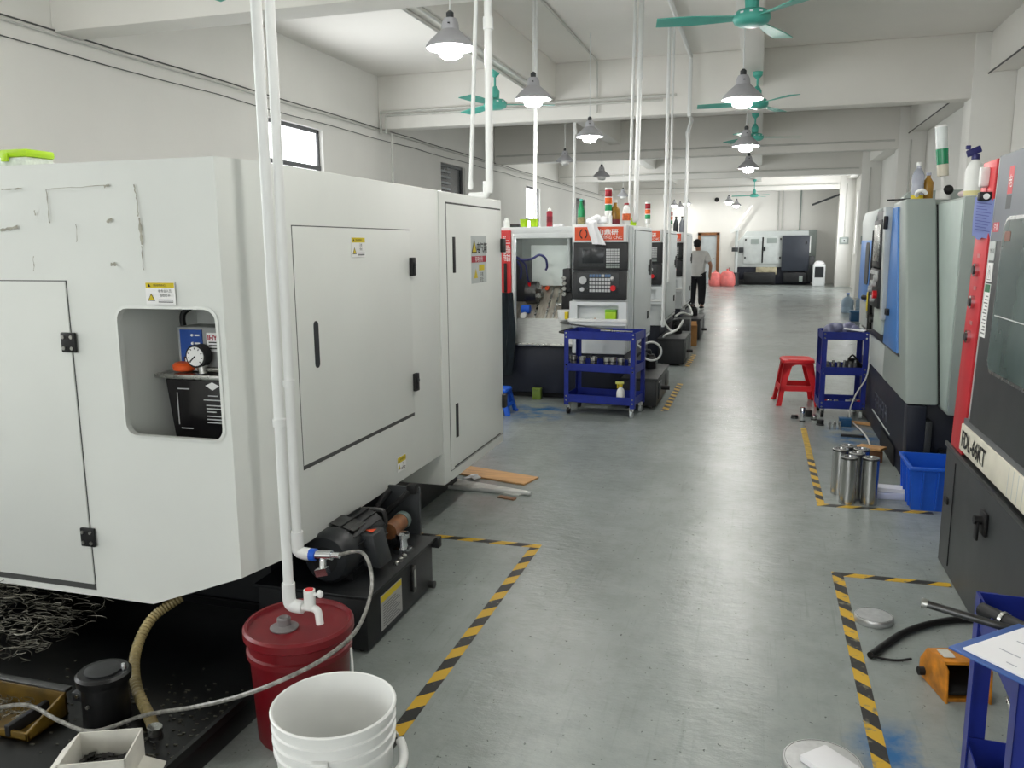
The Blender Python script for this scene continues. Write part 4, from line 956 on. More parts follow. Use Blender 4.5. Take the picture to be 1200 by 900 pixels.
# coolant tanks pulled out to the aisle
def coolant_tank(y, label, lx=.36, ly=1.0, h=.34):
    r = thing('coolant_tank', (-1.10, y, 0), label, 'tank', 'black coolant tanks beside the lathes')
    tk = prt(r, 'tank', M_BLACK, (-.16, lx/2, -.25, ly-.25, .03, h), bevel=.008)
    prt(r, 'rim', M_BLACK, (-.17, lx/2+.012, -.262, ly-.238, h-.02, h+.008), bevel=.004)
    for y2 in (-.1, .55): prt(tk, 'side_panel', M_CHAR, (lx/2, lx/2+.008, y2, y2+.28, .08, h-.06), bevel=.004)
    for dx in (-.1, .12):
        for dy in (-.2, ly-.3): MB().cyl((dx-.012, dy, .03), (dx+.012, dy, .03), .03, n=12).build('castor', M_DSTEEL, r, world=False)
    MB().cyl((lx/2, .12, .16), (lx/2+.09, .12, .16), .022, n=12).build('drain_tap', M_RUBBER, r, world=False)
    p = MB().lathe([(.055, 0), (.06, .01), (.058, .12), (.045, .13), (.04, .15), (0, .152)], (.03, .45, h+.005), 16).build('pump', M_RUBBER, r, world=False)
    MB().tube([(.03, .45, h+.15), (.02, .42, h+.2), (-.05, .35, h+.19), (-.12, .3, h+.12)], .014, 8).build('pump_hose', M_CHAR, p, world=False)
    return r
coolant_tank(8.2, 'black coolant tank in the aisle beside the open-chamber lathe', h=.30)
coolant_tank(11.2, 'black coolant tank in the aisle beside the second lathe, a carton behind it', h=.36)
coolant_tank(14.2, 'black coolant tank in the aisle near the standing person', h=.36)
M_WHOSE = pm('white_hose', (206, 208, 204), .4, var=.05)
def loop_pts(c, rx, rz, a0, a1, n, dy=0): return [Vector((c[0]+rx*math.cos(R(a0+(a1-a0)*k/n)), c[1]+dy*k/n, c[2]+rz*math.sin(R(a0+(a1-a0)*k/n)))) for k in range(n+1)]
q = PY(763, 412, 8.3)
tag(MB().tube([Vector((-1.24, 8.45, .62))]+loop_pts((q.x, 8.3, q.z), .10, .095, 160, -200, 14, .05)+[Vector((q.x-.1, 8.4, .33))], .011, 8, sub=3).build('hose_coil', M_WHOSE), 'white hose coiled beside the blue trolley, on the first coolant tank', 'hose')
tag(MB().tube([(-1.25, 11.25, .75), (-1.2, 11.2, .55), (-1.1, 11.15, .45), (-1.0, 11.1, .50), (-.95, 11.05, .60), (-1.02, 11.0, .48), (-1.15, 10.98, .42), (-1.2, 11.05, .375)], .014, 8).build('hose_coil', M_WHOSE), 'white hose tangled over the second coolant tank', 'hose')

# ---------------- things on the first lathe
def bottle(name, p, prof, mat, label, parts=(), cat='bottle', n=16, group=None, rz=0):
    r = thing(name, p, label, cat, group, rz)
    MB().lathe(prof, n=n).build('body', mat, r, world=False)
    for nm, pf, mt in parts: MB().lathe(pf, n=n).build(nm, mt, r, world=False)
    return r
ZT1 = 1.787; YT = 8.5
M_AMBER = pm('amber_oil_bottle', (150, 110, 40), .25, var=.2, scale=20)
M_CLEAR = pm('clear_plastic', (206, 212, 214), .2, var=.1, scale=30, trans=.35)
for px, lb in ((614, 'lime green cup on the open-chamber lathe, next to the red door'), (626, 'lime green cup on the open-chamber lathe, next to the dark red bottle')):
    q = PY(px, 266, YT-.2); c = thing('plastic_cup', (q.x, YT-.2, ZT1), lb, 'cup', 'lime green cups')
    MB().lathe([(.03, 0), (.036, .003), (.041, .075), (.038, .076), (.033, .006), (0, .005)], n=18, close=True).build('body', M_GREEN, c, world=False)
    MB().lathe([(.0405, .066), (.043, .068), (.043, .078), (.0405, .079)], n=18, close=True).build('rim', M_GREEN, c, world=False)
q = PY(644, 262, YT); bottle('spray_can', (q.x, YT, ZT1), [(.031, 0), (.033, .003), (.033, .15), (.026, .162), (.018, .165)], pm('dark_red_can', (150, 34, 52), .35), 'dark red spray can with a white cap on the open-chamber lathe', [('cap', [(.018, .164), (.018, .185), (.008, .195), (0, .196)], M_WPL), ('label_band', [(.0335, .05), (.0335, .11)], pm('red_label_dark', (118, 22, 40), .5))], 'spray can')
q = PY(681, 260, YT); bottle('drink_bottle', (q.x, YT, 1.797), [(.034, 0), (.037, .008), (.036, .09), (.037, .15), (.024, .20), (.013, .23), (.013, .25)], pm('green_bottle', (18, 140, 84), .25), 'green plastic bottle with a pale label on the open-chamber lathe', [('cap', [(.016, .25), (.016, .27), (0, .271)], M_TEAL), ('label_band', [(.038, .02), (.038, .085)], pm('olive_bottle_label', (150, 138, 96), .6, var=.3, scale=40))])
q = PY(721, 258, YT+.1); bottle('oil_bottle', (q.x, YT+.1, 1.797), [(.045, 0), (.05, .008), (.05, .15), (.03, .19), (.016, .21), (.016, .23)], M_AMBER, 'amber oil bottle with dark red liquid on the first orange-signed lathe', [('cap', [(.02, .23), (.02, .255), (0, .256)], M_WPL), ('liquid_band', [(.0508, .01), (.0508, .06)], pm('dark_red_liquid', (110, 18, 34), .3))])
q = PY(734, 258, YT+.2); bottle('milk_bottle', (q.x, YT+.2, 1.797), [(.038, 0), (.042, .006), (.042, .14), (.028, .19), (.02, .20), (.02, .21)], M_WPL, 'white bottle with an orange label and red cap on the first orange-signed lathe', [('cap', [(.024, .21), (.024, .228), (0, .229)], pm('red_cap', (160, 30, 40), .4)), ('label_band', [(.0428, .05), (.0428, .12)], pm('orange_label', (228, 110, 60), .5, var=.3, scale=40))])
q = PY(741, 262, 8.95); c = thing('plastic_cup', (q.x, 8.95, 1.797), 'lime green cup on the first orange-signed lathe behind the white drop pipe', 'cup', 'lime green cups')
MB().lathe([(.034, 0), (.04, .003), (.044, .08), (.041, .081), (.036, .006), (0, .005)], n=18, close=True).build('body', M_GREEN, c, world=False)
MB().lathe([(.0435, .07), (.046, .072), (.046, .083), (.0435, .084)], n=18, close=True).build('rim', M_GREEN, c, world=False)
# crumpled cloth hanging over the sign
def cloth(name, rows, mat, label, cat, base, thick=.006, fold=.012, seed=1, kk=7):
    """draped cloth: rows of (left point, right point); closed sheet with folds"""
    rr = random.Random(seed); n = 12; F, B = [], []
    ph = rr.uniform(0, 6)
    rows = [(Vector(a), Vector(b)) for a, b in rows]
    L_, R_ = spline([a for a, b in rows], 4), spline([b for a, b in rows], 4)
    for j, (a, b) in enumerate(zip(L_, R_)):
        for i in range(n+1):
            u = i/n; p = a.lerp(b, u); o = Vector((0, -1, .2))*(fold*math.sin(u*kk+ph+j*.23)+fold*.5*math.sin(u*kk*2.3+j*.4))
            F.append(p+o+Vector((0, -thick/2, 0))); B.append(p+o+Vector((0, thick/2, 0)))
    m = MB(); mrows = len(L_); W_ = n+1; N_ = mrows*W_; fs = []
    for j in range(mrows-1):
        for i in range(n):
            a = j*W_+i; fs.append((a, a+1, a+W_+1, a+W_)); fs.append((N_+a, N_+a+W_, N_+a+W_+1, N_+a+1))
    for j in range(mrows-1):
        a = j*W_; fs.append((a, a+W_, N_+a+W_, N_+a)); a += n; fs.append((a, N_+a, N_+a+W_, a+W_))
    for i in range(n):
        a = i; fs.append((a, N_+a, N_+a+1, a+1)); a = (mrows-1)*W_+i; fs.append((a, a+1, N_+a+1, N_+a))
    m.add(F+B, fs, True)
    return tag(m.build(name, mat, base=base), label, cat)
A, B_, C_, D_ = PY(684, 259, 8.30), PY(697, 256, 8.30), PY(688, 265, 8.12), PY(699, 263, 8.12)
E_, F_, G_, H_ = PY(692, 279, 8.105), PY(705, 276, 8.105), PY(694, 286, 8.09), PY(710, 287, 8.09)
A.z, B_.z = 1.82, 1.85
cloth('hanging_cloth', [(A, B_), (Vector((C_.x, 8.15, 1.825)), Vector((D_.x, 8.15, 1.83))), (C_, D_), (E_, F_), (G_, H_)], M_PAPER, 'white cloth hanging over the orange sign of the open-chamber lathe', 'cloth', (C_.x, 8.2, 1.80), fold=.006)
q = PY(700, 256, 8.35); m = MB()
for k in range(5): m.sphere((q.x+.035*(k-2), 8.34+.02*(k % 2), 1.835+.015*(k % 3)), .045, .04, .035, 10, 6)
tag(m.build('crumpled_paper', M_PAPER, base=(q.x, 8.34, 1.797)), 'crumpled white paper bundle on the lathe before the signal tower', 'paper')
q = PY(594, 262, 8.3); c = thing('white_jar', (q.x, 8.3, ZT1), 'small white jar on the left end of the open-chamber lathe', 'jar')
MB().lathe([(.03, 0), (.033, .004), (.033, .06), (.026, .066)], n=16).build('body', M_WPL, c, world=False); MB().lathe([(.022, .066), (.022, .09), (.012, .094), (0, .094)], n=16).build('cap', M_WPL, c, world=False)
q = PY(603, 264, 8.4); c = thing('black_caliper_case', (q.x, 8.4, ZT1), 'flat dark case lying on the open-chamber lathe beside the white jar', 'case')
prt(c, 'body', M_CHAR, (-.07, .06, -.05, .05, 0, .022), bevel=.005); prt(c, 'lid', pm('dark_brown_case', (70, 56, 56), .5), (-.068, .058, -.048, .048, .022, .034), bevel=.004)
q = PY(655, 264, 8.35); tag(MB().obox((q.x, 8.35, ZT1+.012), (.05, 0, .004), (0, .06, 0), (0, 0, .012)).build('tissue_pack', M_PAPER, bevel=.006), 'small white tissue pack on the lathe beside the dark red can', 'tissue')
q = PY(715, 262, 8.36); c = thing('glue_bottle', (q.x, 8.36, 1.797), 'small white bottle on the lathe beside the signal tower', 'bottle')
MB().lathe([(.018, 0), (.02, .003), (.02, .09), (.01, .10)], n=12).build('body', M_WPL, c, world=False); MB().lathe([(.009, .10), (.004, .14), (0, .141)], n=10).build('nozzle', M_WPL, c, world=False)
# lime green box in the tray under the panel
c = thing('small_box', (-1.41, 8.148, .846), 'lime green small box in the tray under the lathe control panel', 'box')
prt(c, 'body', M_GREEN, (-.055, .055, -.035, .035, 0, .09), bevel=.004); prt(c, 'lid', pm('bright_green_lid', (120, 190, 40), .4), (-.057, .057, -.037, .037, .09, .112), bevel=.004)
c = thing('steel_insert', (-1.62, 8.14, .846), 'small brown tool insert lying in the tray under the lathe control panel', 'tool')
prt(c, 'shank', M_DSTEEL, (-.05, .04, -.012, .012, 0, .02), bevel=.003); prt(c, 'tip', pm('brass_tip', (150, 110, 60), .4, .8), (.04, .06, -.014, .014, .002, .026), bevel=.003)
q = PY(660, 372, 8.15); c = thing('grease_tub', (q.x, 8.19, .845), 'white tub with a yellow band on the edge of the lathe chamber', 'tub')
MB().lathe([(.06, 0), (.063, .004), (.066, .085), (.06, .09)], n=20).build('body', M_WPL, c, world=False); MB().lathe([(.068, .08), (.068, .10), (0, .102)], n=20).build('lid', M_WPL, c, world=False)
prt(c, 'yellow_band', M_YELLOW, (.02, .055, -.068, -.03, .01, .085), bevel=.004)
# bottles on the third lathe
for px, mt, lb in ((792, M_CHAR, 'dark bottle with a white neck on the farthest orange-signed lathe'), (799, pm('smoky_bottle', (120, 124, 132), .25), 'smoky grey bottle on the farthest orange-signed lathe')):
    q = PY(px, 270, 14.7); bottle('drink_bottle', (q.x, 14.7, 1.797), [(.042, 0), (.046, .008), (.046, .15), (.03, .19), (.016, .23), (.016, .25)], mt, lb, [('cap', [(.02, .25), (.02, .275), (0, .276)], M_RUBBER)])
# jacket on the red door
jr = []
for (x0, x1, y) in ((588, 601, 343), (587, 602, 365), (586, 604, 390), (585, 602, 415), (586, 599, 440)):
    a, b = PY(x0, y, 8.10), PY(x1, y, 8.10); jr.append((a-Vector((.12, 0, 0)), b))
cloth('work_jacket', jr, pm('dark_teal_cloth', (22, 32, 38), .85, var=.2, scale=12), 'dark work jacket hanging on the red door of the open-chamber lathe', 'jacket', (jr[0][0].x, 8.1, jr[-1][0].z), thick=.03, fold=.022, seed=4, kk=13)
# yellow-green box on the floor by the base
q = PZ(626, 470); c = thing('floor_box', (q.x, 8.22, 0), 'small olive green box on the floor against the open-chamber lathe base', 'box')
prt(c, 'body', pm('olive_green_box', (96, 118, 40), .5), (-.045, .045, -.04, .03, 0, .10), bevel=.004); prt(c, 'lid', pm('olive_green_lid', (110, 130, 50), .5), (-.047, .047, -.042, .032, .10, .12), bevel=.004)
# small blue stool
def stool(name, c, h, r0, r1, mat, label, rz=0):
    r = thing(name, c, label, 'stool', None, rz)
    m = MB(); pts = rrect(-r0, r0, -r0, r0, r0*.35, 5); n = len(pts)
    rings = [(1.04, h-.035), (1.06, h-.03), (1.04, h-.008), (.94, h), (.85, h-.004)]
    vs = [(x*s, y*s, z) for s, z in rings for x, y in pts]
    m.add(vs, [(k*n+i, k*n+(i+1) % n, (k+1)*n+(i+1) % n, (k+1)*n+i) for k in range(len(rings)-1) for i in range(n)]+[tuple((len(rings)-1)*n+i for i in range(n)), tuple(reversed(range(n)))], True)
    m.build('seat', mat, r, world=False)
    def corner(z): s = r0*.93+(r1-r0*.93)*(1-z/(h-.03)); return s
    for sx in (-1, 1):
        for sy in (-1, 1):
            m = MB(); w = .022+.0
            for z0, z1, w0, w1 in ((0.0, h*.40, .042, .050), (h*.40, h-.03, .050, .085)):
                a, b = corner(z0), corner(z1); th = .006
                # two plates meeting in an outer corner: an L-shaped leg
                for ax in (0, 1):
                    def P_(s, along, z, inn):
                        p = [sx*s, sy*s]; p[ax] -= (sx, sy)[ax]*along; p[1-ax] -= (sx, sy)[1-ax]*inn; return (p[0], p[1], z)
                    vs = [P_(a, 0, z0, 0), P_(a, w0, z0, 0), P_(b, w1, z1, 0), P_(b, 0, z1, 0), P_(a, 0, z0, th), P_(a, w0, z0, th), P_(b, w1, z1, th), P_(b, 0, z1, th)]
                    m.add(vs, [(0, 1, 2, 3), (7, 6, 5, 4), (0, 4, 5, 1), (1, 5, 6, 2), (2, 6, 7, 3), (3, 7, 4, 0)])
            s = corner(0); m.box(sx*s-.02 if sx > 0 else sx*s-.006, sx*s+.006 if sx > 0 else sx*s+.02, sy*s-.02 if sy > 0 else sy*s-.006, sy*s+.006 if sy > 0 else sy*s+.02, 0, .02)
            m.build('leg', mat, r, world=False)
    # aprons under the seat with an arch, and cross rails
    for k in range(4):
        t = R(90*k); d = Vector((math.cos(t), math.sin(t), 0)); q2 = Vector((-d.y, d.x, 0))
        m = MB(); zr = h*.32; s = corner(zr); s2 = corner(zr+h*.12)
        vs = [d*s-q2*s+Vector((0, 0, zr)), d*s+q2*s+Vector((0, 0, zr)), d*s2+q2*s2+Vector((0, 0, zr+h*.12)), d*s2-q2*s2+Vector((0, 0, zr+h*.12))]
        vs += [v-d*.006 for v in vs]; m.add(vs, [(0, 1, 2, 3), (7, 6, 5, 4), (0, 4, 5, 1), (1, 5, 6, 2), (2, 6, 7, 3), (3, 7, 4, 0)]); m.build('cross_rail', mat, r, world=False)
        m = MB(); N_ = 10; top, arch = [], []
        for i in range(N_+1):
            u = -1+2*i/N_; zt = h-.03; za = h-.05-.13*(abs(u)**2.4)*h/.46; st, sa = corner(zt), corner(za)
            top.append(d*st+q2*(st*u)+Vector((0, 0, zt))); arch.append(d*sa+q2*(sa*u)+Vector((0, 0, za)))
        vs = top+arch+[v-d*.006 for v in top]+[v-d*.006 for v in arch]; M_ = N_+1
        fs = []
        for i in range(N_): fs += [(i, i+1, M_+i+1, M_+i), (2*M_+i, 3*M_+i, 3*M_+i+1, 2*M_+i+1), (M_+i, M_+i+1, 3*M_+i+1, 3*M_+i)]
        m.add(vs, fs); m.build('apron', mat, r, world=False)
    return r
q = PZ(594, 487); stool('step_stool', (q.x-.11, q.y+.12, 0), .25, .10, .14, M_BLUEPL, 'small blue plastic stool half hidden behind the white lathe cabinet')

# ================================================================== trolleys
def trolley(loc, rz, W, D, H, label, zs=(.12, .42), handle=True, lip=.075):
    r = thing('tool_trolley', loc, label, 'trolley', 'blue three-shelf tool trolleys', rz)
    w = .045
    for sx in (-1, 1):
        for sy in (-1, 1):
            m = MB(); x, y = sx*W/2, sy*D/2
            m.box(x, x-sx*w, y, y-sy*.003, .09, H); m.box(x, x-sx*.003, y, y-sy*w, .09, H); p = m.build('post', M_BLUE, r, world=False)
            for z in list(zs)+[H-lip]:
                for dz in (.018, lip-.018): MB().cyl((x-sx*.022, y, z+dz), (x-sx*.022, y+sy*.005, z+dz), .0085, n=8).build('bolt', M_CHROME, p, world=False)
            cs = MB().box(x-sx*.035-.02, x-sx*.035+.02, y-sy*.03-.012, y-sy*.03+.012, .05, .095).build('castor', M_STEEL, r, world=False, bevel=.003)
            MB().cyl((x-sx*.035-.012, y-sy*.03, .033), (x-sx*.035+.012, y-sy*.03, .033), .033, n=18).build('wheel', M_RUBBER if (sx < 0) else M_LGREY, cs, world=False)
    for z in list(zs)+[H-lip]:
        m = MB(); a, b = W/2-.004, D/2-.004; t = .003
        m.box(-a, a, -b, b, z, z+t); m.box(-a, a, -b, -b+t, z, z+lip); m.box(-a, a, b-t, b, z, z+lip); m.box(-a, -a+t, -b, b, z, z+lip); m.box(a-t, a, -b, b, z, z+lip)
        m.build('shelf', M_BLUE, r, world=False)
    if handle:
        m = MB(); m.tube([(-W/2-.0, -D/2+.03, H-.02), (-W/2-.05, -D/2+.03, H-.015), (-W/2-.055, -D/2+.06, H-.015), (-W/2-.055, D/2-.06, H-.015), (-W/2-.05, D/2-.03, H-.015), (-W/2, D/2-.03, H-.02)], .011, 8, sub=3); m.build('handle', M_RUBBER, r, world=False)
    return r
TLc, TLa = Vector((-1.385, 7.70, 0)), R(-6)
trolley(TLc, TLa, .69, .40, .80, 'blue tool trolley of steel blanks standing before the open-chamber lathe')
def onT(c, a, x, y, z): return Vector((c[0]+x*math.cos(a)-y*math.sin(a), c[1]+x*math.sin(a)+y*math.cos(a), z))
blank = MB().lathe([(.030, 0), (.033, .002), (.033, .10), (.037, .102), (.037, .128), (.029, .13), (.024, .12), (0, .12)], n=18).mesh('steel_blank', M_STEEL)
ring = MB().lathe([(.0335, .085), (.0345, .088), (.0345, .092), (.0335, .095)], n=18).mesh('groove_ring', M_DSTEEL)
for k, (x, y) in enumerate(((-.285, -.10), (-.19, -.12), (-.08, -.11), (.055, -.12), (.105, -.10), (.19, -.12), (.29, -.11))):
    o = bpy.data.objects.new('steel_blank', None); COL.objects.link(o); o.location = onT(TLc, TLa, x, y, .4235)
    tag(o, 'turned steel blank standing on the middle shelf of the blank-filled blue trolley', 'blank', 'steel blanks on the blue trolley')
    for nm, me in (('body', blank), ('groove_ring', ring)):
        c = bpy.data.objects.new(nm, me); COL.objects.link(c); c.parent = o
sb = thing('spray_bottle', onT(TLc, TLa, .185, -.10, .1235), 'white spray bottle with yellow trigger on the bottom shelf of a blue trolley', 'spray bottle')
MB().lathe([(.036, 0), (.04, .005), (.04, .10), (.03, .13), (.016, .145), (.016, .16)], n=18).build('body', M_WPL, sb, world=False)
MB().lathe([(.0405, .01), (.0405, .05)], n=18).build('liquid_band', pm('tan_liquid', (176, 140, 110), .4), sb, world=False)
MB().cyl((0, 0, .155), (0, 0, .18), .018, n=12).build('collar', M_YELLOW, sb, world=False)
hd_ = prt(sb, 'spray_head', pm('pale_yellow_plastic', (220, 222, 120), .4), (-.05, .03, -.012, .012, .18, .205), bevel=.006)
prt(hd_, 'trigger', M_YELLOW, (-.035, -.022, -.008, .008, .14, .185), bevel=.004)
m = MB(); a, b = onT(TLc, TLa, -.46, .02, .855), onT(TLc, TLa, .10, -.13, .815); m.bar(a, b, .03, .012)
br = tag(m.build('pry_bar', M_DSTEEL), 'dark flat steel bar lying across the top of the blank-filled blue trolley', 'bar')
tag(MB().tube([onT(TLc, TLa, .0, -.16, .81), onT(TLc, TLa, .15, -.15, .808), onT(TLc, TLa, .30, -.13, .806)], .007, 8).build('steel_tube', M_STEEL), 'thin bright steel tube on the top shelf before the dark bar', 'tube')
tag(MB().tube([onT(TLc, TLa, -.22, -.05, .135), onT(TLc, TLa, -.12, -.02, .132), onT(TLc, TLa, 0, .0, .132)], .010, 8).build('steel_tube', M_STEEL), 'short steel tube lying on the bottom shelf of the blank-filled blue trolley', 'tube')

# ================================================================== black and red lathe on the right (FDL-66KT)
rl = thing('black_lathe', (1.5, 3.4, 0), 'black lathe with a red button strip and a long cream name plate', 'lathe')
X0, X1, ZA0, ZA1, YE = .945, .985, .635, 1.95, 4.36
YS = 2.32
def fx(z): return X0+(X1-X0)*(z-ZA0)/(ZA1-ZA0)
def slab(y0, y1, z0, z1, o0, o1):
    """plate lying on the leaning front: o = how far it stands out towards the aisle"""
    m = MB(); vs = [(fx(z)-o, y, z) for o in (o0, o1) for (y, z) in ((y0, z0), (y1, z0), (y1, z1), (y0, z1))]
    return m.add(vs, [(0, 1, 2, 3), (7, 6, 5, 4), (0, 4, 5, 1), (1, 5, 6, 2), (2, 6, 7, 3), (3, 7, 4, 0)])
base = MB().box(.93, 2.2, YS, 4.44, 0, .615).build('base', M_CHAR, rl, bevel=.012)
MB().box(.955, 2.2, YS, 4.42, .615, ZA0).build('base_gap', M_DARKREC, rl)
m = MB(); m.box(.922, .935, YS, 4.445, .600, .622); m.build('base_rim', M_DSTEEL, base, bevel=.004)
MB().box(.927, .9305, 4.215, 4.222, .05, .56).build('panel_seam', M_DARKREC, base)
MB().box(.920, .931, 4.30, 4.36, .33, .36).build('seam_clip', M_RUBBER, base, bevel=.003)
kh = MB().box(.915, .93, 3.60, 3.69, .41, .51).build('latch', M_RUBBER, base, bevel=.006)
MB().cyl((.915, 3.645, .47), (.885, 3.645, .47), .018, n=14).build('latch_knob', M_RUBBER, kh)
MB().box(.893, .905, 3.625, 3.665, .385, .465).build('latch_lever', M_RUBBER, kh, bevel=.005)
MB().tube([(.925, 3.22, .30), (.923, 3.24, .15), (.923, 3.25, .01)], .004, 6).build('panel_seam', M_LGREY, base)
m = MB(); m.prism([(ZA0, X0), (ZA1, X1), (ZA1, 2.1), (ZA0, 2.1)], 1, YS, YE); bd = m.build('body', M_LGREY, rl, bevel=.012)
slab(4.135, YE+.004, ZA0-.012, 1.957, .0, .014).build('red_strip', M_REDP, rl, bevel=.004)
slab(4.05, 4.128, .80, 1.955, .0, .006).build('grey_strip', M_LGREY, rl, bevel=.002)
dp = slab(YS, 4.04, .80, 1.955, .0, .022).build('door', M_CHAR, rl, bevel=.006)
slab(YS, 4.04, 1.60, 1.957, .021, .024).build('door_top', pm('mid_grey_enamel', (112, 116, 122), .5, var=.05), dp)
wn = rrect(2.6, 3.835, 1.075, 1.685, .06)
def front_poly(poly, o0, o1): 
    m = MB(); n = len(poly); vs = [(fx(z)-o, y, z) for o in (o0, o1) for y, z in poly]
    return m.add(vs, [tuple(range(n)), tuple(reversed(range(n, 2*n)))]+[(i, n+i, n+(i+1) % n, (i+1) % n) for i in range(n)])
wf = front_poly(rrect(2.58, 3.85, 1.06, 1.70, .07), .02, .027).build('window_frame', M_STEEL, dp)
wg = front_poly(wn, .021, .030).build('window_glass', pm('smoky_door_glass', (92, 106, 104), .12, var=.15, scale=3), dp)
front_poly(rrect(3.72, 3.80, 1.60, 1.64, .008), .029, .0315).build('window_sticker', pm('brown_sticker', (132, 92, 80), .6), wg)
m = MB(); m.tube([(fx(1.30)-.032, 2.7, 1.30), (fx(1.30)-.032, 3.8, 1.30)], .0025, 5); m.build('window_scratch', M_LGREY, wg)
# name plate
pl = slab(YS, 4.135, .655, .775, .0, .028).build('name_plate', pm('cream_plate', (226, 222, 206), .5, var=.05, scale=9), rl, bevel=.003)
slab(YS, 4.135, .775, .80, .0, .02).build('plate_trim', pm('mid_grey_trim', (100, 102, 104), .5), rl)
text('FDL-66KT', 'lettering', .105, M_INK, pl, (fx(.68)-.0295, 4.10, .680), (0, -1, 0), (0, 0, 1), bold=.002, sx=.92)
for k in range(16): y = 3.36-k*.06; slab(y, y+.005, .66, .77, .027, .0285).build('plate_scratch', M_LGREY, pl)
# buttons on the red strip
for i, z in enumerate((1.64, 1.472, 1.325, 1.165)):
    b = MB().cyl((fx(z)-.012, 4.245, z), (fx(z)-.030, 4.245, z), .030, n=20).build('button', M_CHROME, rl)
    MB().cyl((fx(z)-.029, 4.245, z), (fx(z)-.036, 4.245, z), .020, n=18).build('button_cap', M_DSTEEL if i else M_WPL, b)
    MB().box(fx(z+.065)-.0165, fx(z+.065)-.013, 4.225, 4.27, z+.055, z+.073).build('button_label', pm('pale_label', (190, 120, 120), .5), b)
sw = MB().prism([(y, z) for y, z in rrect(4.225, 4.265, 1.84, 1.93, .018)], 0, fx(1.89)-.05, fx(1.89)-.012).build('switch_paddle', M_WPL, rl, bevel=.006)
MB().cyl((fx(1.85)-.014, 4.245, 1.84), (fx(1.8)-.014, 4.24, 1.80), .004, n=6).build('switch_wire', M_REDINK, sw)
# labels on the door
def flab(y0, y1, z0, z1, mat, name): return slab(y0, y1, z0, z1, .022, .0245).build(name, mat, dp)
flab(3.93, 4.02, 1.64, 1.68, pm('pink_red_label', (190, 56, 76), .5), 'red_label')
text('注意', 'lettering', .034, M_WINK, dp, (fx(1.66)-.0252, 3.975, 1.648), (0, -1, 0), (0, 0, 1), align='CENTER')
flab(3.95, 4.025, 1.52, 1.60, M_LGREY, 'grey_label'); text('MAX', 'lettering', .03, M_INK, dp, (fx(1.56)-.0252, 3.987, 1.55), (0, -1, 0), (0, 0, 1), align='CENTER')
l1 = flab(3.95, 4.03, 1.43, 1.51, M_WINK, 'pictogram_label')
text('⚠', 'pictogram', .06, M_INK, l1, (fx(1.45)-.0252, 3.99, 1.447), (0, -1, 0), (0, 0, 1), align='CENTER')
l2 = flab(3.95, 4.03, 1.19, 1.42, M_WINK, 'instruction_label')
slab(3.952, 4.028, 1.385, 1.418, .0245, .0255).build('green_head', pm('green_label', (44, 110, 70), .5), l2)
for k in range(12): slab(3.96, 4.02-.012*(k % 3), 1.205+k*.0145, 1.210+k*.0145, .0245, .0253).build('print_line', pm('grey_print', (110, 110, 112), .6), l2)
flab(3.80, 3.87, 1.79, 1.90, M_REDP, 'warning_label'); flab(3.80, 3.87, 1.73, 1.785, M_CHAR, 'warning_text')
text('电', 'lettering', .055, M_WINK, dp, (fx(1.84)-.0255, 3.835, 1.82), (0, -1, 0), (0, 0, 1), align='CENTER')
# blue sheet clipped to the red strip
bs_ = thing('clipped_sheet', (fx(1.7)-.03, 4.28, 1.59), 'blue printed sheet under a bulldog clip on the red strip of the black lathe', 'paper')
bl_, br_, tl_, tr_ = PY(1139, 276, 4.20), PY(1162, 281, 4.13), PY(1143, 231, 4.20), PY(1166, 233, 4.13)
m = MB(); nu, nv = 8, 8; vs = []; e_ = Vector((.002, .004, 0))
for k in range(nv+1):
    for j in range(nu+1):
        u, v = j/nu, k/nv; p = tl_.lerp(tr_, u).lerp(bl_.lerp(br_, u), v)
        p = p+Vector((-.006, -.012, 0))*math.sin(v*3.1)*(.6+.4*u)
        if k == nv and j in (2, 3): p = p+Vector((0, 0, -.012))
        vs.append(p)
vs2 = [p+e_ for p in vs]; n = nu+1; N_ = len(vs); fs = []
for k in range(nv):
    for j in range(nu): a = k*n+j; fs += [(a, a+1, a+n+1, a+n), (N_+a, N_+a+n, N_+a+n+1, N_+a+1)]
m.add(vs+vs2, fs, True); sheet = m.build('sheet', pm('blue_paper', (126, 138, 190), .7, var=.04), bs_)
pl_ = MB()
for k in range(10):
    v = .14+.075*k; p0 = tl_.lerp(tr_, .12).lerp(bl_.lerp(br_, .12), v); p1 = tl_.lerp(tr_, .88-.1*(k % 3)).lerp(bl_.lerp(br_, .88-.1*(k % 3)), v); o = Vector((-.004, -.014, 0))*math.sin(v*3.1)+Vector((-.0012, -.003, 0))
    pl_.bar(p0+o*.75, p1+o, .001, .003)
pl_.build('print_lines', pm('blue_ink', (84, 92, 150), .6), sheet)
ck_ = tl_.lerp(tr_, .5)
cl = MB().box(ck_.x-.028, ck_.x+.028, ck_.y-.022, ck_.y+.02, ck_.z-.012, ck_.z+.026).build('bulldog_clip', M_RUBBER, bs_, bevel=.006)
MB().cyl((ck_.x, ck_.y-.021, ck_.z+.006), (ck_.x, ck_.y-.026, ck_.z+.006), .013, n=12).build('clip_shine', M_WPL, cl)

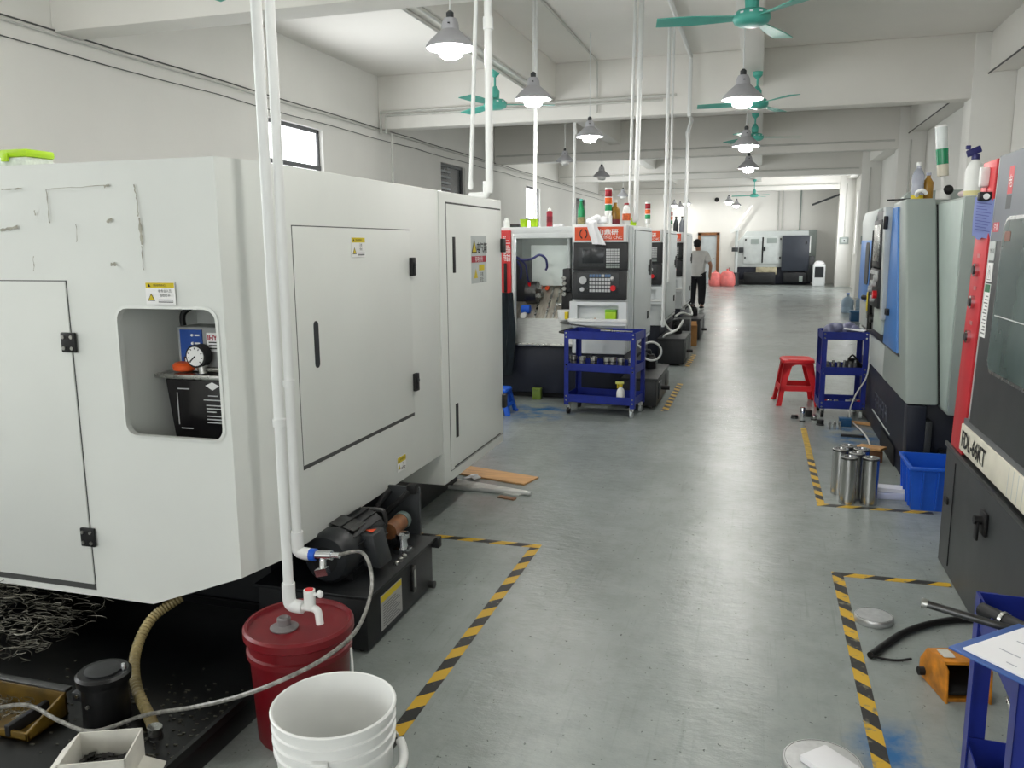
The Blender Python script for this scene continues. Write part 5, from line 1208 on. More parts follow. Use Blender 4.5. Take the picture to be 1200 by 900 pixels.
# ================================================================== grey and blue lathe behind it
gl = thing('grey_blue_lathe', (1.5, 7.5, 0), 'grey lathe with blue doors and dark base, steel cylinders before it', 'lathe')
YB0, YB1 = 5.9, 8.85
def gx_(z): return .973-.085*(z-.53)/1.37
def ye(z): return 5.93+(z-.525)*.42
m = MB(); m.prism([(ye(.525), .525), (ye(1.84), 1.84), (ye(1.905)+.02, 1.905), (7.05, 1.905), (7.05, .525)], 0, .973, 1.175); m.build('end_housing', M_GREYM, gl, bevel=.018, seg=3)
m = MB(); m.prism([(.525, 1.0), (1.86, .97), (1.86, 2.1), (.525, 2.1)], 1, 7.0, YB1); m.build('body', M_LGREY, gl, bevel=.01)
MB().box(1.19, 2.1, 5.74, 7.0, .50, 1.875).build('electrical_cabinet', M_GREYM, gl, bevel=.008)
MB().box(1.184, 1.192, 5.76, 6.9, .52, 1.86).build('cabinet_side', pm('lit_green_grey', (176, 190, 184), .42), gl, bevel=.003)  # paler copy of the cabinet grey paints its lighter, aisle-lit side
m = MB(); m.prism([(ye(.53)+.01, .53), (ye(1.86)+.01, 1.86), (6.9, 1.86), (6.9, .53)], 0, 1.174, 1.185); m.build('groove', M_DARKREC, gl)
bs2 = MB().box(.99, 2.1, YB0+.12, YB1, 0, .52).build('base', M_NAVY, gl, bevel=.01)
m = MB(); m.prism([(.52, .985), (.52, 1.10), (0, 1.10), (0, .995)], 1, YB0+.0, YB0+.14); m.build('base_end', M_NAVY, gl, bevel=.006)
MB().box(1.10, 1.14, YB0+.0, YB0+.12, 0, .42).build('base_leg', M_CHAR, gl, bevel=.004)
MB().box(1.2, 1.9, 5.7, YB0+.1, .20, .215).build('drip_shelf', M_DSTEEL, gl)
for k in range(5):
    m = MB(); y = 7.45-k*.15; m.box(.986, .9915, y-.045, y+.045, .27, .285); m.box(.986, .9915, y-.05, y-.03, .22, .34); m.box(.986, .9915, y+.01, y+.045, .325, .34); m.build('faint_mark', pm('faint_grey_ink', (80, 84, 96), .5), bs2)
MB().box(.986, .991, 6.6, 7.6, .16, .172).build('trim_line', M_LGREY, bs2)
m = MB(); m.prism([(0, .98), (.14, .98), (.06, .99), (0, .99)], 1, 6.3, 7.0); m.build('base_arch', M_DARKREC, bs2)
# front: skirt, blue doors, columns, control panel (all on the aisle side)
MB().box(.982, 1.02, 7.0, YB1, .525, .80).build('skirt', M_LGREY, gl, bevel=.01)
MB().box(.966, 1.0, 6.3, YB1-.3, .80, .815).build('skirt_ledge', M_DSTEEL, gl)
M_BLUED = pm('sky_blue_enamel', (72, 126, 196), .38, var=.04, scale=3)
bd1 = MB().prism([(6.36, .815), (6.76, 1.86), (7.04, 1.86), (7.04, .815)], 0, .958, .99).build('blue_door', M_BLUED, gl, bevel=.006)
MB().box(.93, .96, 6.80, 6.86, 1.05, 1.10).build('door_knob', M_RUBBER, bd1, bevel=.006)
MB().box(.965, .99, 7.04, 8.0, .815, 1.86).build('front_recess', M_CHAR, gl, bevel=.006)
fc = MB(); fc.prism([(.80, .975), (1.80, .95), (1.88, .97), (1.90, 1.01), (.80, 1.01)], 1, 7.9, YB1); fc = fc.build('far_column', M_LGREY, gl, bevel=.01)
MB().box(.945, .965, 7.95, YB1-.05, 1.06, 1.62).build('blue_door', M_BLUED, gl, bevel=.006)
MB().prism([(y, z) for y, z in rrect(8.1, 8.35, 1.22, 1.6, .06)], 0, .938, .948).build('door_slot', M_CHAR, gl)
cpn = MB(); cpn.prism([(1.0, .925), (1.87, .905), (1.87, .96), (1.0, .96)], 1, 6.98, 7.08); cpn = cpn.build('control_box', M_LGREY, gl, bevel=.006)
MB().box(.898, .93, 6.965, 6.985, 1.70, 1.80).build('box_knob', M_RUBBER, cpn, bevel=.006)
MB().prism([(7.08, 1.40), (7.52, 1.40), (7.52, 1.78), (7.08, 1.78)], 0, .90, .968).build('screen_unit', M_BLACK, gl, bevel=.008)
MB().box(.892, .902, 7.13, 7.45, 1.45, 1.74).build('screen', M_STEEL, gl, bevel=.004)
ku = MB().prism([(7.06, 1.08), (7.56, 1.08), (7.56, 1.39), (7.06, 1.39)], 0, .90, .968).build('key_unit', M_BLACK, gl, bevel=.008)
for j, (y, z, c) in enumerate(((7.13, 1.32, M_KEY), (7.13, 1.19, M_RED), (7.23, 1.27, M_KEY), (7.33, 1.27, M_KEY), (7.43, 1.22, M_KEY), (7.26, 1.15, M_KEY))):
    MB().cyl((.90, y, z), (.87, y, z), .026 if c is not M_RED else .032, n=14).build('knob', c, ku)
for j in range(5): MB().box(.892, .902, 7.10+j*.09, 7.16+j*.09, 1.345, 1.375).build('key', M_KEY, ku)
MB().box(.935, .968, 7.02, 7.50, .88, 1.07).build('side_panel', pm('pale_panel', (178, 188, 180), .42), gl, bevel=.006)
for z in (.95, 1.1, 1.25, 1.4, 1.55, 1.68): MB().cyl((.965, 7.7, z), (.93, 7.7, z), .035, n=12).build('pipe_clamp', M_DSTEEL, gl)
MB().tube([(.94, 7.78, .85), (.935, 7.78, 1.2), (.94, 7.78, 1.7)], .02, 8).build('cable_duct', M_RUBBER, gl)
# signal tower on the lathe
TX = PY(1107, 205, 6.75).x
stw = MB().cyl((TX, 6.75, 1.905), (TX, 6.75, 1.97), .05, n=16).build('signal_tower', M_WPL, gl)
MB().sphere((TX+.025, 6.71, 1.97), .035).build('swivel_joint', M_RUBBER, stw)
ax = (Vector(PY(1103, 147, 6.75))-Vector((TX, 6.75, 1.97))).normalized()
b0 = Vector((TX, 6.75, 1.97)); L_ = (Vector(PY(1103, 147, 6.75))-b0).length
MB().cyl(b0, b0+ax*L_*.22, .016, n=10).build('tower_stem', M_WPL, stw)
for nm, a, b, rr, mt in (('tower_base', .22, .40, .040, pm('cream_plastic', (214, 208, 190), .4)), ('green_lens', .40, .64, .042, pm('tower_green_clear', (10, 132, 86), .15)), ('clear_lens', .64, .97, .040, pm('tower_clear', (216, 222, 220), .15))):
    MB().cyl(b0+ax*L_*a, b0+ax*L_*b, rr*.95, rr, n=20).build(nm, mt, stw)
for k in range(7):
    f = .68+.04*k; MB().cyl(b0+ax*L_*f, b0+ax*L_*(f+.016), .033, n=12).build('inner_ring', M_CHAR, stw)
MB().cyl(b0+ax*L_*.97, b0+ax*L_, .041, .036, n=20).build('tower_cap', M_WPL, stw)
m = MB(); m.prism([(1.86, 1.06), (1.955, 1.07), (2.0, 1.12), (2.0, 1.9), (1.86, 1.9)], 1, 7.25, 7.45); m.build('rear_hood', M_GREYM, gl, bevel=.008)
# papers hanging on the control box
cloth('hanging_paper', [(PY(1059, 285, 6.94), PY(1067, 283, 6.88)), (PY(1055, 305, 6.94), PY(1064, 306, 6.88)), (PY(1048, 336, 6.94), PY(1055, 341, 6.88))], M_PAPER, 'white sheets hanging on the control box of the grey and blue lathe', 'paper', (.93, 6.9, 1.2), thick=.004, fold=.006, seed=9, kk=5)
# air gun
ag_ = thing('air_gun', (.93, 7.85, .98), 'yellow air blow gun hooked on the grey and blue lathe', 'air gun')
MB().box(.915, .945, 7.81, 7.89, 1.0, 1.17).build('handle', M_YELLOW, ag_, bevel=.01)
MB().cyl((.93, 7.85, 1.0), (.93, 7.85, .94), .014, n=10).build('nozzle', M_STEEL, ag_)
MB().cyl((.93, 7.87, 1.12), (.89, 7.93, 1.12), .02, n=10).build('hose_joint', M_RUBBER, ag_)
# bottles on top of the grey lathe
M_CLB = pm('clear_lilac_bottle', (196, 200, 214), .12, var=.08, scale=20, trans=.4)
q = PY(1075, 224, 6.68); bottle('water_bottle', (q.x, 6.68, 1.905), [(.038, 0), (.042, .006), (.042, .10), (.039, .11), (.042, .12), (.042, .17), (.022, .215), (.014, .22), (.014, .235)], M_CLB, 'clear water bottle with a white cap on the grey and blue lathe', [('cap', [(.017, .235), (.017, .26), (0, .261)], M_WPL), ('yellow_base', [(.0425, .003), (.0425, .03)], M_YELLOW)])
q = PY(1087, 224, 6.72); bottle('tea_bottle', (q.x, 6.72, 1.905), [(.034, 0), (.037, .006), (.037, .12), (.018, .15), (.014, .155), (.014, .17)], pm('amber_tea', (170, 128, 52), .2, var=.15), 'amber tea bottle beside the clear water bottle on the grey lathe', [('cap', [(.017, .17), (.017, .19), (0, .191)], M_CLB)])
q = PY(1138, 229, 5.72); spb = bottle('spray_bottle', (q.x+.025, 5.80, 1.875), [(.048, 0), (.053, .006), (.053, .15), (.035, .20), (.02, .215), (.02, .225)], pm('milky_plastic', (228, 230, 226), .35), 'milky spray bottle with a dark blue trigger head beside the red strip', [('yellow_liquid', [(.0535, .005), (.0535, .035)], pm('pale_yellow_liquid', (214, 206, 150), .35)), ('collar', [(.024, .222), (.024, .25), (.018, .255)], pm('dark_blue_plastic', (24, 24, 92), .4))], 'spray bottle')
hd2 = MB().obox((-.012, 0, .272), (.038, 0, .016), (0, .015, 0), (-.007, 0, .02)).build('trigger_head', MATS['dark_blue_plastic'], spb, bevel=.006, world=False)
MB().obox((-.045, 0, .297), (.014, 0, 0), (0, .010, 0), (0, 0, .012)).build('nozzle', MATS['dark_blue_plastic'], hd2, bevel=.004, world=False)
m = MB(); m.sphere((1.24, 5.95, 1.90), .05, .05, .025, 12, 6); m.sphere((1.27, 5.97, 1.905), .04, .05, .03, 12, 6); tag(m.build('work_glove', pm('pale_pink_cloth', (222, 204, 204), .8, var=.1)), 'pale work glove lying beside the milky spray bottle', 'glove')
tag(MB().tube([(1.07, 6.66, 1.918), (1.06, 6.62, 1.95), (1.09, 6.59, 1.965), (1.12, 6.60, 1.94)], .014, 8).build('white_hose_end', M_WPL), 'white curved hose end on the grey lathe beside the bottles', 'hose')
tag(MB().bar((.90, 6.85, 1.912), (1.06, 6.70, 1.912), .012, .012).build('hex_key', M_RUBBER), 'thin black hex key lying on the edge of the grey lathe top', 'tool')

# ================================================================== things on the floor at the right
TRc, TRa = Vector((.765, 8.15, 0)), R(3)
trolley(TRc, TRa, .40, .36, .80, 'narrow blue tool trolley full of tools between red stool and grey lathe', zs=(.085, .40), handle=False)
bag = MB(); rr_ = random.Random(2)
for k in range(7): bag.sphere(onT(TRc, TRa, -.12+.035*k, -.02+.03*(k % 2), .80+.012*(k % 3)), .06, .06, .045+.012*rr_.random(), 10, 6)
tag(bag.build('plastic_bag', pm('violet_grey_film', (140, 142, 172), .3, var=.15, scale=25, trans=.2), base=onT(TRc, TRa, 0, 0, .735)), 'crumpled violet grey plastic bag on the top shelf of the narrow trolley', 'bag')
tag(MB().obox(onT(TRc, TRa, .09, -.08, .815), (.085, -.02, -.01), (.02, .08, 0), (.0003, 0, .003)).build('paper_sheet', M_PAPER), 'white paper sheet on the top shelf of the narrow trolley', 'paper')
q = onT(TRc, TRa, .10, .02, .405); c = thing('tool_bag', q, 'black rounded tool bag on the middle shelf of the narrow trolley', 'bag')
MB().lathe([(.09, 0), (.10, .02), (.09, .07), (.05, .11), (.02, .13), (0, .132)], n=18, sx=1.0, sy=.8).build('body', M_RUBBER, c, world=False)
MB().tube([(-.04, 0, .115), (0, 0, .16), (.04, 0, .115)], .008, 6).build('strap', M_RUBBER, c, world=False)
for k in range(6):
    x = -.13+.048*k; q = onT(TRc, TRa, x, -.10+.02*(k % 2), .4035)
    c = thing('tool_holder', q, 'dark steel tool holder in the row on the middle shelf of the narrow trolley', 'tool', 'tool holders on the narrow trolley', TRa)
    prt(c, 'shank', M_DSTEEL, (-.016, .016, -.016, .016, 0, .085+.012*(k % 3)), bevel=.003); MB().cyl((0, 0, .08), (0, 0, .115+.01*(k % 2)), .013, n=10).build('tip', M_STEEL, c, world=False)
rr_ = random.Random(11)
for k in range(9):
    x = -.14+.036*k; q = onT(TRc, TRa, x, rr_.uniform(-.12, .04), .0885); t = rr_.uniform(0, 3.1)
    c = thing('hand_tool', q, ('steel hand tool lying among the pile on the bottom shelf of the narrow trolley'), 'tool', 'hand tools on the narrow trolley', t)
    prt(c, 'shaft', M_STEEL if k % 2 else M_DSTEEL, (-.06, .05, -.008, .008, 0, .014+.006*k), bevel=.003); prt(c, 'head', (M_DSTEEL, M_REDP, M_STEEL)[k % 3], (.045, .085, -.02, .02, 0, .03+.008*(k % 4)), bevel=.005)
# strap hanging down the trolley to the floor
s0 = onT(TRc, TRa, .20, -.20, .79)
tag(MB().tube([s0, onT(TRc, TRa, .205, -.21, .6), onT(TRc, TRa, .19, -.215, .40), onT(TRc, TRa, .10, -.23, .22), onT(TRc, TRa, .06, -.25, .03), PZ(1010, 505, .02), PZ(1019, 520, .02), PZ(1020, 545, .02)], .007, 6).build('white_strap', M_WHOSE), 'white strap hanging from the narrow trolley down to the floor', 'strap')
stool('plastic_stool', (.395, 8.66, 0), .46, .148, .20, M_RED, 'red plastic stool standing beside the narrow blue trolley', R(6))
# small steel parts round the trolley foot
for (px, py, h, rr, mt, lb) in ((940, 494, .13, .022, M_CHROME, 'tall bright steel pin standing before the narrow trolley'), (947, 488, .06, .03, M_RUBBER, 'short black bushing beside the bright steel pin'), (931, 490, .03, .03, M_RUBBER, 'flat black washer on the floor by the red stool'), (954, 492, .045, .025, M_STEEL, 'small steel bushing on the floor under the narrow trolley'), (961, 498, .05, .03, M_RUBBER, 'black rubber bushing on the floor before the narrow trolley')):
    q = PZ(px, py); c = thing('turned_part', (q.x, q.y, 0), lb, 'part')
    MB().lathe([(rr*.95, 0), (rr, .003), (rr, h-.004), (rr*.92, h)], n=16).build('body', mt, c, world=False); MB().lathe([(rr*1.15, 0), (rr*1.15, .012), (rr, .014)], n=16, close=True).build('flange', M_DSTEEL, c, world=False)
for k, px in enumerate((972, 978, 984)):
    q = PZ(px, 503); tag(MB().cyl((q.x, q.y, 0), (q.x, q.y, .07), .011, n=10).build('steel_pin', M_STEEL), 'slim steel pin in the row of three before the narrow trolley', 'pin', 'three steel pins')
q = PZ(990, 499); c = thing('blue_carton', (q.x, q.y, 0), 'small dark blue box on the floor under the narrow trolley', 'box'); prt(c, 'body', pm('petrol_blue', (20, 70, 110), .5), (-.05, .05, -.04, .04, 0, .06), bevel=.003); prt(c, 'lid', pm('petrol_blue_lid', (26, 84, 126), .5), (-.052, .052, -.042, .042, .06, .072), bevel=.003)
tag(MB().obox(PZ(1003, 497)+Vector((0, 0, .015)), (.12, -.05, 0), (.01, .03, 0), (0, 0, .008)).build('wood_strip', M_WOOD), 'thin wooden strip on the floor under the strap', 'wood')
tag(MB().obox(PZ(999, 512)+Vector((0, 0, .008)), (.09, -.01, 0), (.005, .02, 0), (0, 0, .008)).build('black_file', M_RUBBER), 'flat black file lying on the floor beyond the steel cylinders', 'tool')
q = PZ(1022, 542); c = thing('wooden_block', (q.x, q.y+.05, 0), 'brown wooden block with a pale board on it beside the grey lathe base', 'block')
prt(c, 'block', pm('brown_block', (104, 70, 44), .6, var=.2), (-.03, .07, -.05, .05, 0, .085), bevel=.004); MB().obox((-.01, 0, .10), (.085, -.03, 0), (.03, .05, 0), (0, 0, .008)).build('top_board', M_WOOD, c, world=False)
# steel cylinders
cyl_me = MB().lathe([(.047, 0), (.0495, .003), (.0495, .297), (.046, .30), (.030, .30), (.028, .29), (.0, .288)], n=28).mesh('cylinder', pm('polished_cylinder', (186, 186, 184), .24, 1.0, var=.02, scale=4))
rim_me = MB().lathe([(.0495, .285), (.0502, .288), (.0502, .292), (.0495, .295)], n=28, close=True).mesh('rim_line', M_DSTEEL)
Zc = .30
for (cx, cy) in ((.578, 5.30), (.702, 5.31), (.634, 5.415), (.545, 5.50), (.60, 5.60), (.672, 5.53)):
    q = Vector((cx, cy, 0))
    o = bpy.data.objects.new('steel_cylinder', None); COL.objects.link(o); o.location = (q.x, q.y, 0)
    tag(o, 'upright polished steel cylinder in the cluster beside the blue bin', 'cylinder', 'upright steel cylinders')
    for nm, me in (('body', cyl_me), ('rim_line', rim_me)):
        c = bpy.data.objects.new(nm, me); COL.objects.link(c); c.parent = o
# papers / plastic box of sheets on the floor
q = PZ(1045, 584); c = thing('paper_stack', (q.x, q.y+.03, 0), 'pack of white paper lying on the floor between cylinders and blue bin', 'paper', rz=R(4))
prt(c, 'lower_pack', pm('pale_violet_paper', (206, 210, 228), .7), (-.10, .10, -.06, .06, 0, .04), bevel=.003); MB().obox((0, 0, .055), (.105, 0, -.004), (0, .05, 0), (0, 0, .012)).build('upper_pack', M_PAPER, c, world=False)
# blue bin
bi = thing('blue_bin', (1.11, 5.44, 0), 'blue plastic stacking bin on the floor under the grey lathe end', 'bin')
Wb, Db, Hb = .19, .19, .27; t = .006
m = MB(); fl0 = .9
def wallq(p): m.add([(x, y, z) for x, y, z in p], [(0, 1, 2, 3), (7, 6, 5, 4), (0, 4, 5, 1), (1, 5, 6, 2), (2, 6, 7, 3), (3, 7, 4, 0)])
o_ = [(-Wb, -Db), (Wb, -Db), (Wb, Db), (-Wb, Db)]
for k in range(4):
    (ax_, ay), (bx_, by) = o_[k], o_[(k+1) % 4]; s = .92; i = .965
    wallq([(ax_*s, ay*s, 0), (bx_*s, by*s, 0), (bx_, by, Hb), (ax_, ay, Hb), (ax_*s*i, ay*s*i, 0), (bx_*s*i, by*s*i, 0), (bx_*i, by*i, Hb), (ax_*i, ay*i, Hb)])
m.box(-Wb*.92, Wb*.92, -Db*.92, Db*.92, 0, .008); m.build('body', M_BLUEPL, bi, world=False)
m = MB(); e = .012
m.box(-Wb-e, Wb+e, -Db-e, -Db+.004, Hb-.02, Hb); m.box(-Wb-e, Wb+e, Db-.004, Db+e, Hb-.02, Hb); m.box(-Wb-e, -Wb+.004, -Db, Db, Hb-.02, Hb); m.box(Wb-.004, Wb+e, -Db, Db, Hb-.02, Hb); m.build('rim', M_BLUEPL, bi, bevel=.003, world=False)
for x in (-.12, -.04, .04, .12): MB().obox((x, -Db*.965-.004, .13), (.005, 0, 0), (0, .008, 0), (0, -.008, .12)).build('rib', M_BLUEPL, bi, world=False)
for y in (-.12, -.04, .04, .12): MB().obox((-Wb*.965-.004, y, .13), (.008, 0, 0), (0, .005, 0), (-.008, 0, .12)).build('rib', M_BLUEPL, bi, world=False)
# aluminium discs
def disc(p, r, h, label, boss=False):
    c = thing('turned_disc', (p.x, p.y, 0), label, 'disc')
    MB().lathe([(r*.97, 0), (r, .003), (r, h-.004), (r*.97, h), (r*.5, h+.0006), (0, h+.001)], n=40).build('body', M_ALU, c, world=False)
    MB().lathe([(r*.93, h), (r*.935, h+.0012), (r*.94, h)], n=40, close=True).build('edge_groove', M_DSTEEL, c, world=False)
    if boss: MB().obox((.02, -.03, h+.012), (.05, -.05, 0), (.04, .04, 0), (0, 0, .011)).build('pale_wrap', M_PAPER, c, bevel=.006, world=False)
disc(PZ(1024, 720, .03), .077, .028, 'round aluminium disc lying on the floor inside the striped tape')
disc(PZ(964, 892, .035), .118, .035, 'larger aluminium disc with a pale wrap, lying before the worn tape', True)
# foot pedal
fp = thing('foot_pedal', (.735, 3.10, 0), 'dirty orange hooded foot pedal switch on the floor beside the near trolley', 'foot pedal', rz=R(14))
M_PED = pm('dirty_orange_enamel', (204, 130, 32), .5, var=.35, scale=14)
for sx in (-1, 1):
    m = MB(); m.prism([(-.115, 0), (.10, 0), (.10, .06), (.05, .125), (-.075, .135), (-.105, .12)], 0, sx*.075-.004, sx*.075+.004); m.build('side_plate', M_PED, fp, bevel=.002, world=False)
m = MB(); m.prism([(-.075, .127), (.05, .117), (.10, .055), (.10, .063), (.052, .126), (-.072, .136)], 0, -.078, .078); m.build('hood', M_PED, fp, world=False)
MB().box(-.071, .071, -.10, .10, 0, .012).build('base_plate', M_PED, fp, world=False)
MB().obox((0, -.02, .045), (.06, 0, 0), (0, .075, .018), (0, -.002, .008)).build('treadle', M_RUBBER, fp, world=False, bevel=.003)
MB().box(-.07, .07, .06, .095, .012, .06).build('inner_block', M_RUBBER, fp, world=False)
MB().cyl((-.075, .06, .03), (-.10, .06, .03), .016, n=10).build('cable_gland', M_RUBBER, fp, world=False)
MB().prism([(-.04, .137), (.0, .134), (.02, .137), (-.02, .141)], 0, -.06, -.02).build('worn_patch', M_WCARD, fp, world=False)
a_ = PZ(1020, 768, .016); 
tag(MB().tube([a_, PZ(1038, 755, .016), PZ(1060, 741, .016), PZ(1090, 731, .016), PZ(1125, 726, .016), PZ(1170, 728, .016)], .014, 10).build('black_cable', M_RUBBER), 'thick black cable curving over the floor behind the orange pedal', 'cable')
tag(MB().tube([a_+Vector((.005, -.005, 0)), PZ(1035, 772, .008), PZ(1052, 774, .008), PZ(1068, 772, .012)], .005, 8).build('thin_wire', M_RUBBER), 'thin grey wire running from the black cable to the orange pedal', 'wire')

# ================================================================== near trolley
TNc, TNa = Vector((.845, 1.80, 0)), R(-3)
trolley(TNc, TNa, .69, .42, .80, 'blue tool trolley with clipboard and tools beside the aluminium discs', zs=(.09, .36), handle=False)
ld_, wd_ = Vector((.68, -.73, -.02)).normalized(), Vector((.54, .84, 0)).normalized(); wd_ = (wd_-ld_*wd_.dot(ld_)).normalized()
c0 = Vector((.389, 1.662, .825))
cb_ = thing('clipboard', (c0.x+.18, c0.y, .805), 'blue clipboard with a written white sheet on the near blue trolley', 'clipboard')
nn_ = ld_.cross(wd_); nn_ = nn_ if nn_.z > 0 else -nn_
cc = c0+ld_*.155+wd_*.10
MB().obox(cc, ld_*.16, wd_*.11, nn_*.003).build('board', pm('blue_clipboard', (48, 84, 150), .5), cb_, bevel=.003)
sh = MB().obox(cc+nn_*.006+ld_*.008, ld_*.145, wd_*.098, nn_*.002).build('sheet', M_PAPER, cb_)
rr_ = random.Random(8); pr = MB()
for k in range(16):
    p = cc+nn_*.0085+ld_*rr_.uniform(-.11, .12)+wd_*rr_.uniform(-.08, .08); pr.obox(p, ld_*rr_.uniform(.006, .02), wd_*.001, nn_*.0003)
pr.build('pencil_marks', pm('pencil_grey', (170, 172, 182), .7), sh)
MB().obox(cc+nn_*.012-ld_*.0+wd_*.005, ld_*.003, wd_*.003, nn_*.0005).build('ink_dot', M_INK, sh)
p0, p1 = PZ(1083, 707, .835), PZ(1160, 730, .815)
bar_ = thing('round_bar', p1, 'long grey round steel bar lying across the near blue trolley, its end jutting out', 'bar'); MB().tube([p0, p1, p1+(p1-p0)*.6], .0085, 10, sub=1).build('bar', M_DSTEEL, bar_); MB().cyl(p0-(p1-p0)*.04, p0+(p1-p0)*.04, .011, n=10).build('bar_end', M_STEEL, bar_)
p0, p1 = PZ(1150, 714, .80), PZ(1215, 745, .80)
wr = thing('torque_wrench', p0, 'black handled wrench lying on the top shelf of the near trolley', 'wrench'); MB().tube([p0, p1], .016, 10, sub=1).build('handle', M_RUBBER, wr); MB().tube([p1, p1+(p1-p0)], .010, 10, sub=1).build('shaft', M_STEEL, wr); MB().cyl(p0.lerp(p1, .4), p0.lerp(p1, .46), .0185, n=10).build('collar', M_STEEL, wr)
rr_ = random.Random(21)
M_OILY = pm('oily_steel', (60, 60, 58), .3, .8, var=.3, scale=20)
for k in range(10):
    x = -.30+.06*k; q = onT(TNc, TNa, x, rr_.uniform(-.16, .12), .3635)
    c = thing('hand_tool', q, 'oily steel tool in the pile on the middle shelf of the near trolley', 'tool', 'oily tools on the near trolley', rr_.uniform(0, 3))
    prt(c, 'shaft', M_OILY, (-.07, .06, -.012, .012, 0, .02+.006*(k % 4)), bevel=.004); prt(c, 'head', (M_OILY, M_STEEL, M_DSTEEL)[k % 3], (.05, .10, -.026, .026, 0, .034+.01*(k % 3)), bevel=.006)
q = onT(TNc, TNa, -.20, .05, .3635); c = thing('hex_nut', q, 'round steel nut among the oily tools on the near trolley', 'nut')
MB().lathe([(.034, 0), (.036, .003), (.036, .04), (.03, .045), (.018, .045), (.016, .02), (0, .02)], n=20, close=True).build('body', M_STEEL, c, world=False); MB().lathe([(.037, .015), (.038, .02), (.037, .025)], n=20, close=True).build('groove', M_DSTEEL, c, world=False)
q = onT(TNc, TNa, -.06, .02, .3635); c = thing('crumpled_foil', q, 'crumpled grey plastic film among the oily tools on the near trolley', 'film'); m = MB()
for k in range(5): m.sphere((.03*(k-2), .02*(k % 2), .035+.008*(k % 3)), .045, .04, .03, 8, 5)
m.build('film', pm('grey_film', (150, 150, 148), .25, var=.3, scale=40), c, world=False); MB().box(-.05, .04, -.03, .03, 0, .02).build('flap', M_LGREY, c, world=False)
tag(MB().tube([PZ(1180, 818, .02), PZ(1191, 855, .02)], .006, 8).build('steel_tube', M_STEEL), 'thin steel tube lying on the floor beneath the near trolley', 'tube')

# ================================================================== far end of the hall
def rect(x0, y0, x1, y1, Y):
    a, b = PY(x0, y0, Y), PY(x1, y1, Y); return a.x, b.x, b.z, a.z       # x0, x1, z0, z1
YM = 33.8
fm = thing('far_lathe', (PY(905, 330, YM).x, YM+.8, 0), 'light grey lathe with a dark panel standing before the far wall', 'lathe')
def fbox(name, mat, px, d0, d1, parent=None, bevel=0):
    x0, x1, z0, z1 = rect(*px, YM); return MB().box(x0, x1, YM+d0, YM+d1, max(0, z0), z1).build(name, mat, parent or fm, bevel=bevel)
x0, x1, z0, z1 = rect(864, 271, 946, 313, YM)
m = MB(); m.prism([(z0, x0), (z1-.45, x0), (z1, x0+.35), (z1, x1), (z0, x1)], 1, YM+.05, YM+1.1); m.build('body', M_LGREY, fm, bevel=.02)
fbox('base', M_NAVY, (864, 313, 950, 333), .1, 1.0, bevel=.02); fbox('base_foot', M_BLACK, (864, 328, 908, 334), -.1, .1, bevel=.01)
cd_ = fbox('double_door', pm('pale_door_grey', (198, 204, 202), .42), (872, 277, 916, 309), 0, .06, bevel=.02)
for px in ((880, 280, 889, 286), (899, 279, 910, 285)): fbox('vent', M_GREYM, px, -.02, .02, cd_)
fbox('door_seam', M_DARKREC, (893.4, 278, 893.9, 308), -.01, .02, cd_); fbox('door_latch', M_RUBBER, (895, 289, 897, 294), -.05, .02, cd_)
for px in ((874, 281), (915, 280), (873, 302), (914, 302)): fbox('hinge', M_RUBBER, (px[0]-.8, px[1]-1, px[0]+.8, px[1]+1), -.04, .02, cd_)
dk = fbox('dark_panel', pm('dark_slate_enamel', (46, 52, 62), .45), (917, 276, 947, 317), -.15, .3, bevel=.02)
fbox('panel_handle', M_WPL, (948, 277, 949.5, 296), -.1, .0, fm); fbox('panel_lock', M_RUBBER, (944, 283, 945.5, 286), -.18, -.14, dk)
fbox('side_box', M_CHAR, (866, 290, 871, 296), -.1, .1, bevel=.02)
fbox('rear_cabinet', M_GREYM, (932, 269, 957, 313), .9, 1.1, bevel=.02)
fbox('conveyor', M_CHAR, (944, 300, 953, 330), -.1, .6, bevel=.03)
fbox('oil_stained_tray', pm('yellowed_tray', (176, 168, 140), .5, var=.25), (886, 313, 910, 322), -.02, .12, bevel=.02)
fbox('coolant_box', M_BLACK, (872, 319, 908, 331), -.25, .1, bevel=.02); fbox('motor', M_BLACK, (918, 319, 945, 331), -.2, .1, bevel=.04)
fbox('chip_cart', M_GREYM, (936, 323, 940, 330), -.25, -.2, bevel=.02)
# column with a work lamp, left of it
q = PZ(860, 331); q.x += .12; wl_ = thing('lamp_stand', (q.x, 33.0, 0), 'white lamp stand beside the far grey lathe', 'lamp')
MB().cyl((q.x, 33.0, 0), (q.x, 33.0, 2.1), .06, n=14).build('pole', M_LGREY, wl_); MB().cyl((q.x, 33.0, 0), (q.x, 33.0, .5), .14, n=14).build('base', M_CHAR, wl_)
MB().obox((q.x-.08, 32.95, 2.12), (.18, 0, .05), (0, .1, 0), (-.02, 0, .06)).build('head', M_WPL, wl_); MB().cyl((q.x-.05, 32.9, 1.3), (q.x-.05, 32.9, 1.45), .12, n=12).build('clamp', M_CHAR, wl_)
a, b = PY(858, 273, 34.5), PY(881, 240, 34.5)
pipe('wall_pipe', [a, b], .04, 'white pipe slanting up the far wall above the lamp stand', 'pipe', M_WPL)
